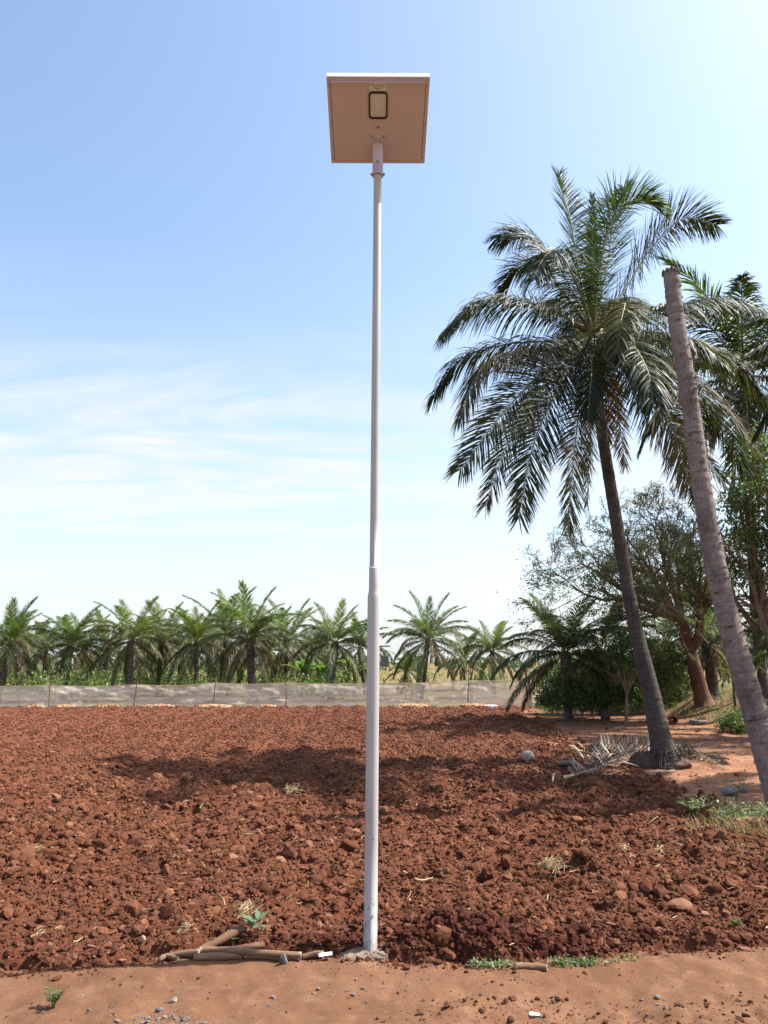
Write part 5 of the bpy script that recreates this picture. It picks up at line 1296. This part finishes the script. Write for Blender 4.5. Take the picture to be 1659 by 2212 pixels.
# pebbles and lime crumbs on the path
peb = [(345, 2188, 9, 'pale chalky pebble among grey crumbs, lower left'), (318, 2205, 6, 'small pale pebble at the bottom edge below the grey crumbs'), (400, 2206, 8, 'upright pale pebble at the bottom edge'), (375, 2168, 9, 'grey flaky stone right above the pale crumbs'), (252, 2212, 8, 'white pebble cut by the bottom edge, left'), (1155, 2190, 10, 'flat white shard near the bottom edge right of centre'), (590, 2160, 6, 'small grey pebble on the path below the dark stone'), (1420, 2160, 7, 'white knobbly bit on the path at right'), (1385, 2162, 4, 'tiny blue-grey pebble beside the white knobbly bit'), (192, 2187, 4, 'tiny pale pebble between the weed and grey crumbs')]
for q, (px, py, hw, lab) in enumerate(peb): lump('pebble', px, py - 3, hw, lab, 'pebble', M_lime if q != 5 else M_white, 920 + q, (1, .8, .55 if q != 5 else .35), 2, .2, 5, .35, 'pale pebbles on the path')
n = 360; x = []; y = []
for cx0, cy0, sx, sy, k in [(365, 2190, .11, .05, 110), (790, 2110, .16, .06, 45), (430, 2190, .04, .02, 30), (590, 2150, .05, .02, 20), (120, 2160, .2, .1, 20), (1010, 2140, .25, .1, 30), (1450, 2165, .06, .03, 30)]:
    c = gnd(cx0, cy0, .05); x += list(rg.normal(c[0], sx, k)); y += list(rg.normal(c[1], sy, k))
x, y = np.array(x), np.array(y); s = np.minimum(.003 * (1 - rg.random(len(x))) ** (-1 / 2.0), .014)
lime_col = bpy.data.collections.new('lime_shapes')
for k in range(4):
    V, F = clod_mesh(960 + k, 2, .5, .2, 5); me = mesh('lime_crumb', V, F); me.materials.append(M_lime); lime_col.objects.link(bpy.data.objects.new('lime_shape.%d' % k, me))
scatter('cement_crumbs', np.stack([x, y, path_full(x, y) + s * .2], -1), s, 'grey crumbs of spilled cement on the path', 'crumbs', rg, lime_col, 4)
# green plants
def weed(name, px, py, h_px, n, label, mat, seed, leaf=.05, stems=5, cat='weed', group='green weeds', spread=.35, aspect=.35):
    rgs = np.random.default_rng(seed); p = gz(px, py); H = h_px / FPX * p[1]; t = thing(name, label, cat, p, group); m = MB(); tips = []
    for k in range(stems):
        az = rgs.uniform(0, 6.28); e = np.array((math.cos(az) * spread * H, math.sin(az) * spread * H, H * rgs.uniform(.6, 1.05))); q = e * np.array((.25, .25, .55)); C = spline([np.array((0, 0, -.02)), q, e], 7)
        m.tube(C, np.linspace(.0035, .0012, 7), 4, False); tips += [C[i] for i in range(2, 7)]
    m.build('stem', mat, t, True); tips = np.array(tips); c = tips[rgs.integers(0, len(tips), n)]
    az = rgs.uniform(0, 6.28, n); d = np.stack([np.cos(az), np.sin(az), rgs.uniform(-.1, .8, n)], -1); d = nrm(d); s_ = (leaf * rgs.uniform(.6, 1.3, n))[:, None]; sd = nrm(np.cross(d, np.array((0, 0, 1.0)))) * s_ * aspect * .5
    V = np.stack([c, c + d * s_ * .5 + sd, c + d * s_ - np.array((0, 0, .12)) * s_, c + d * s_ * .5 - sd], 1).reshape(-1, 3)
    link('leaves', mesh('leaves', V, np.arange(4 * n).reshape(-1, 4)), mat, t)
weed('young_plant', 556, 2042, 30, 9, 'young plant with long pale green leaves behind the thick log', M_weed, 1, .11, 2, 'plant', spread=.15)
weed('weed', 500, 2050, 18, 16, 'dark leafy weed in the shade of the propped branch', M_leaf_mid, 2, .05, 4)
weed('weed', 115, 2178, 36, 90, 'wispy green weed on the path at lower left', M_leaf_mid, 3, .032, 9, spread=.5)
weed('weed', 440, 2066, 8, 30, 'tiny greyish weed in front of the thick log', M_weed, 4, .03, 5, spread=.9)
weed('weed', 1500, 1775, 36, 420, 'bushy blue-green weed on the field edge below the boulder', M_weed, 5, .04, 26, spread=.8)
weed('weed', 1592, 1735, 60, 150, 'tall straggly weed with pale flowers beside the boulder', M_weed, 6, .045, 9, spread=.4)
weed('weed', 1590, 2000, 14, 20, 'few fresh green leaves near the right edge of the field', M_leaf_fresh, 7, .05, 4, spread=.6)
weed('weed', 1200, 1530, 18, 60, 'low weed at the far track end below the white bag', M_weed, 8, .10, 8, spread=.8)
weed('weed', 1090, 1524, 20, 60, 'weed growing at the fence foot near the white rag', M_weed, 9, .10, 8, spread=.7)
def mat_of_leaves(name, pxs, r, n, label, mat, size, seed, h=.03):
    rgs = np.random.default_rng(seed); C = np.array([gz(px, py) for px, py in pxs]); C[:, 2] += h * .5; V, F = leaf_cloud(C, np.full(len(C), r), n, size, rgs, h / r, .6, 1.2); return stuff(name, mesh(name, V, F), mat, label, 'ground cover')
mat_of_leaves('ground_cover', [(1020 + 8 * k, 2087 + (k % 3)) for k in range(12)], .04, 260, 'low creeping green weed left of the short brown log', M_weed, .020, 11, .025)
mat_of_leaves('ground_cover', [(1195 + 8 * k, 2084 + (k % 3)) for k in range(11)], .045, 300, 'low creeping green weed right of the short brown log', M_weed, .022, 12, .03)
mat_of_leaves('ground_cover', [(1300 + 9 * k, 2082 - k) for k in range(9)], .035, 60, 'sparse green leaves along the field edge far right', M_weed, .022, 13, .02)
mat_of_leaves('mound_weeds', [(1540 + 11 * k, 1770 + 5 * ((k * 7) % 4) - k) for k in range(13)], .10, 900, 'grey-green weeds over the small mound at the right edge', M_weed, .035, 14, .14)
P = np.array([gz(1490 + 12 * k, 1788 + 4 * ((k * 5) % 4)) for k in range(18)]); V, F = tufts(P, np.full(18, .14), 14, rg, .08, .003)
stuff('mound_grass', mesh('mound_grass', V, F), M_drygrass, 'dry grass tufts at the edge of the small mound', 'grass')
P = np.array([gz(*q) for q in [(1110, 2000), (1655, 1860), (1620, 1850), (1600, 1840), (1585, 1835), (1045, 1990)]]); V, F = tufts(P, np.full(6, .12), 5, rg, .05, .003)
stuff('grass_blades', mesh('grass_blades', V, F), M_weed, 'few thin blades of grass sprouting in the soil', 'grass')
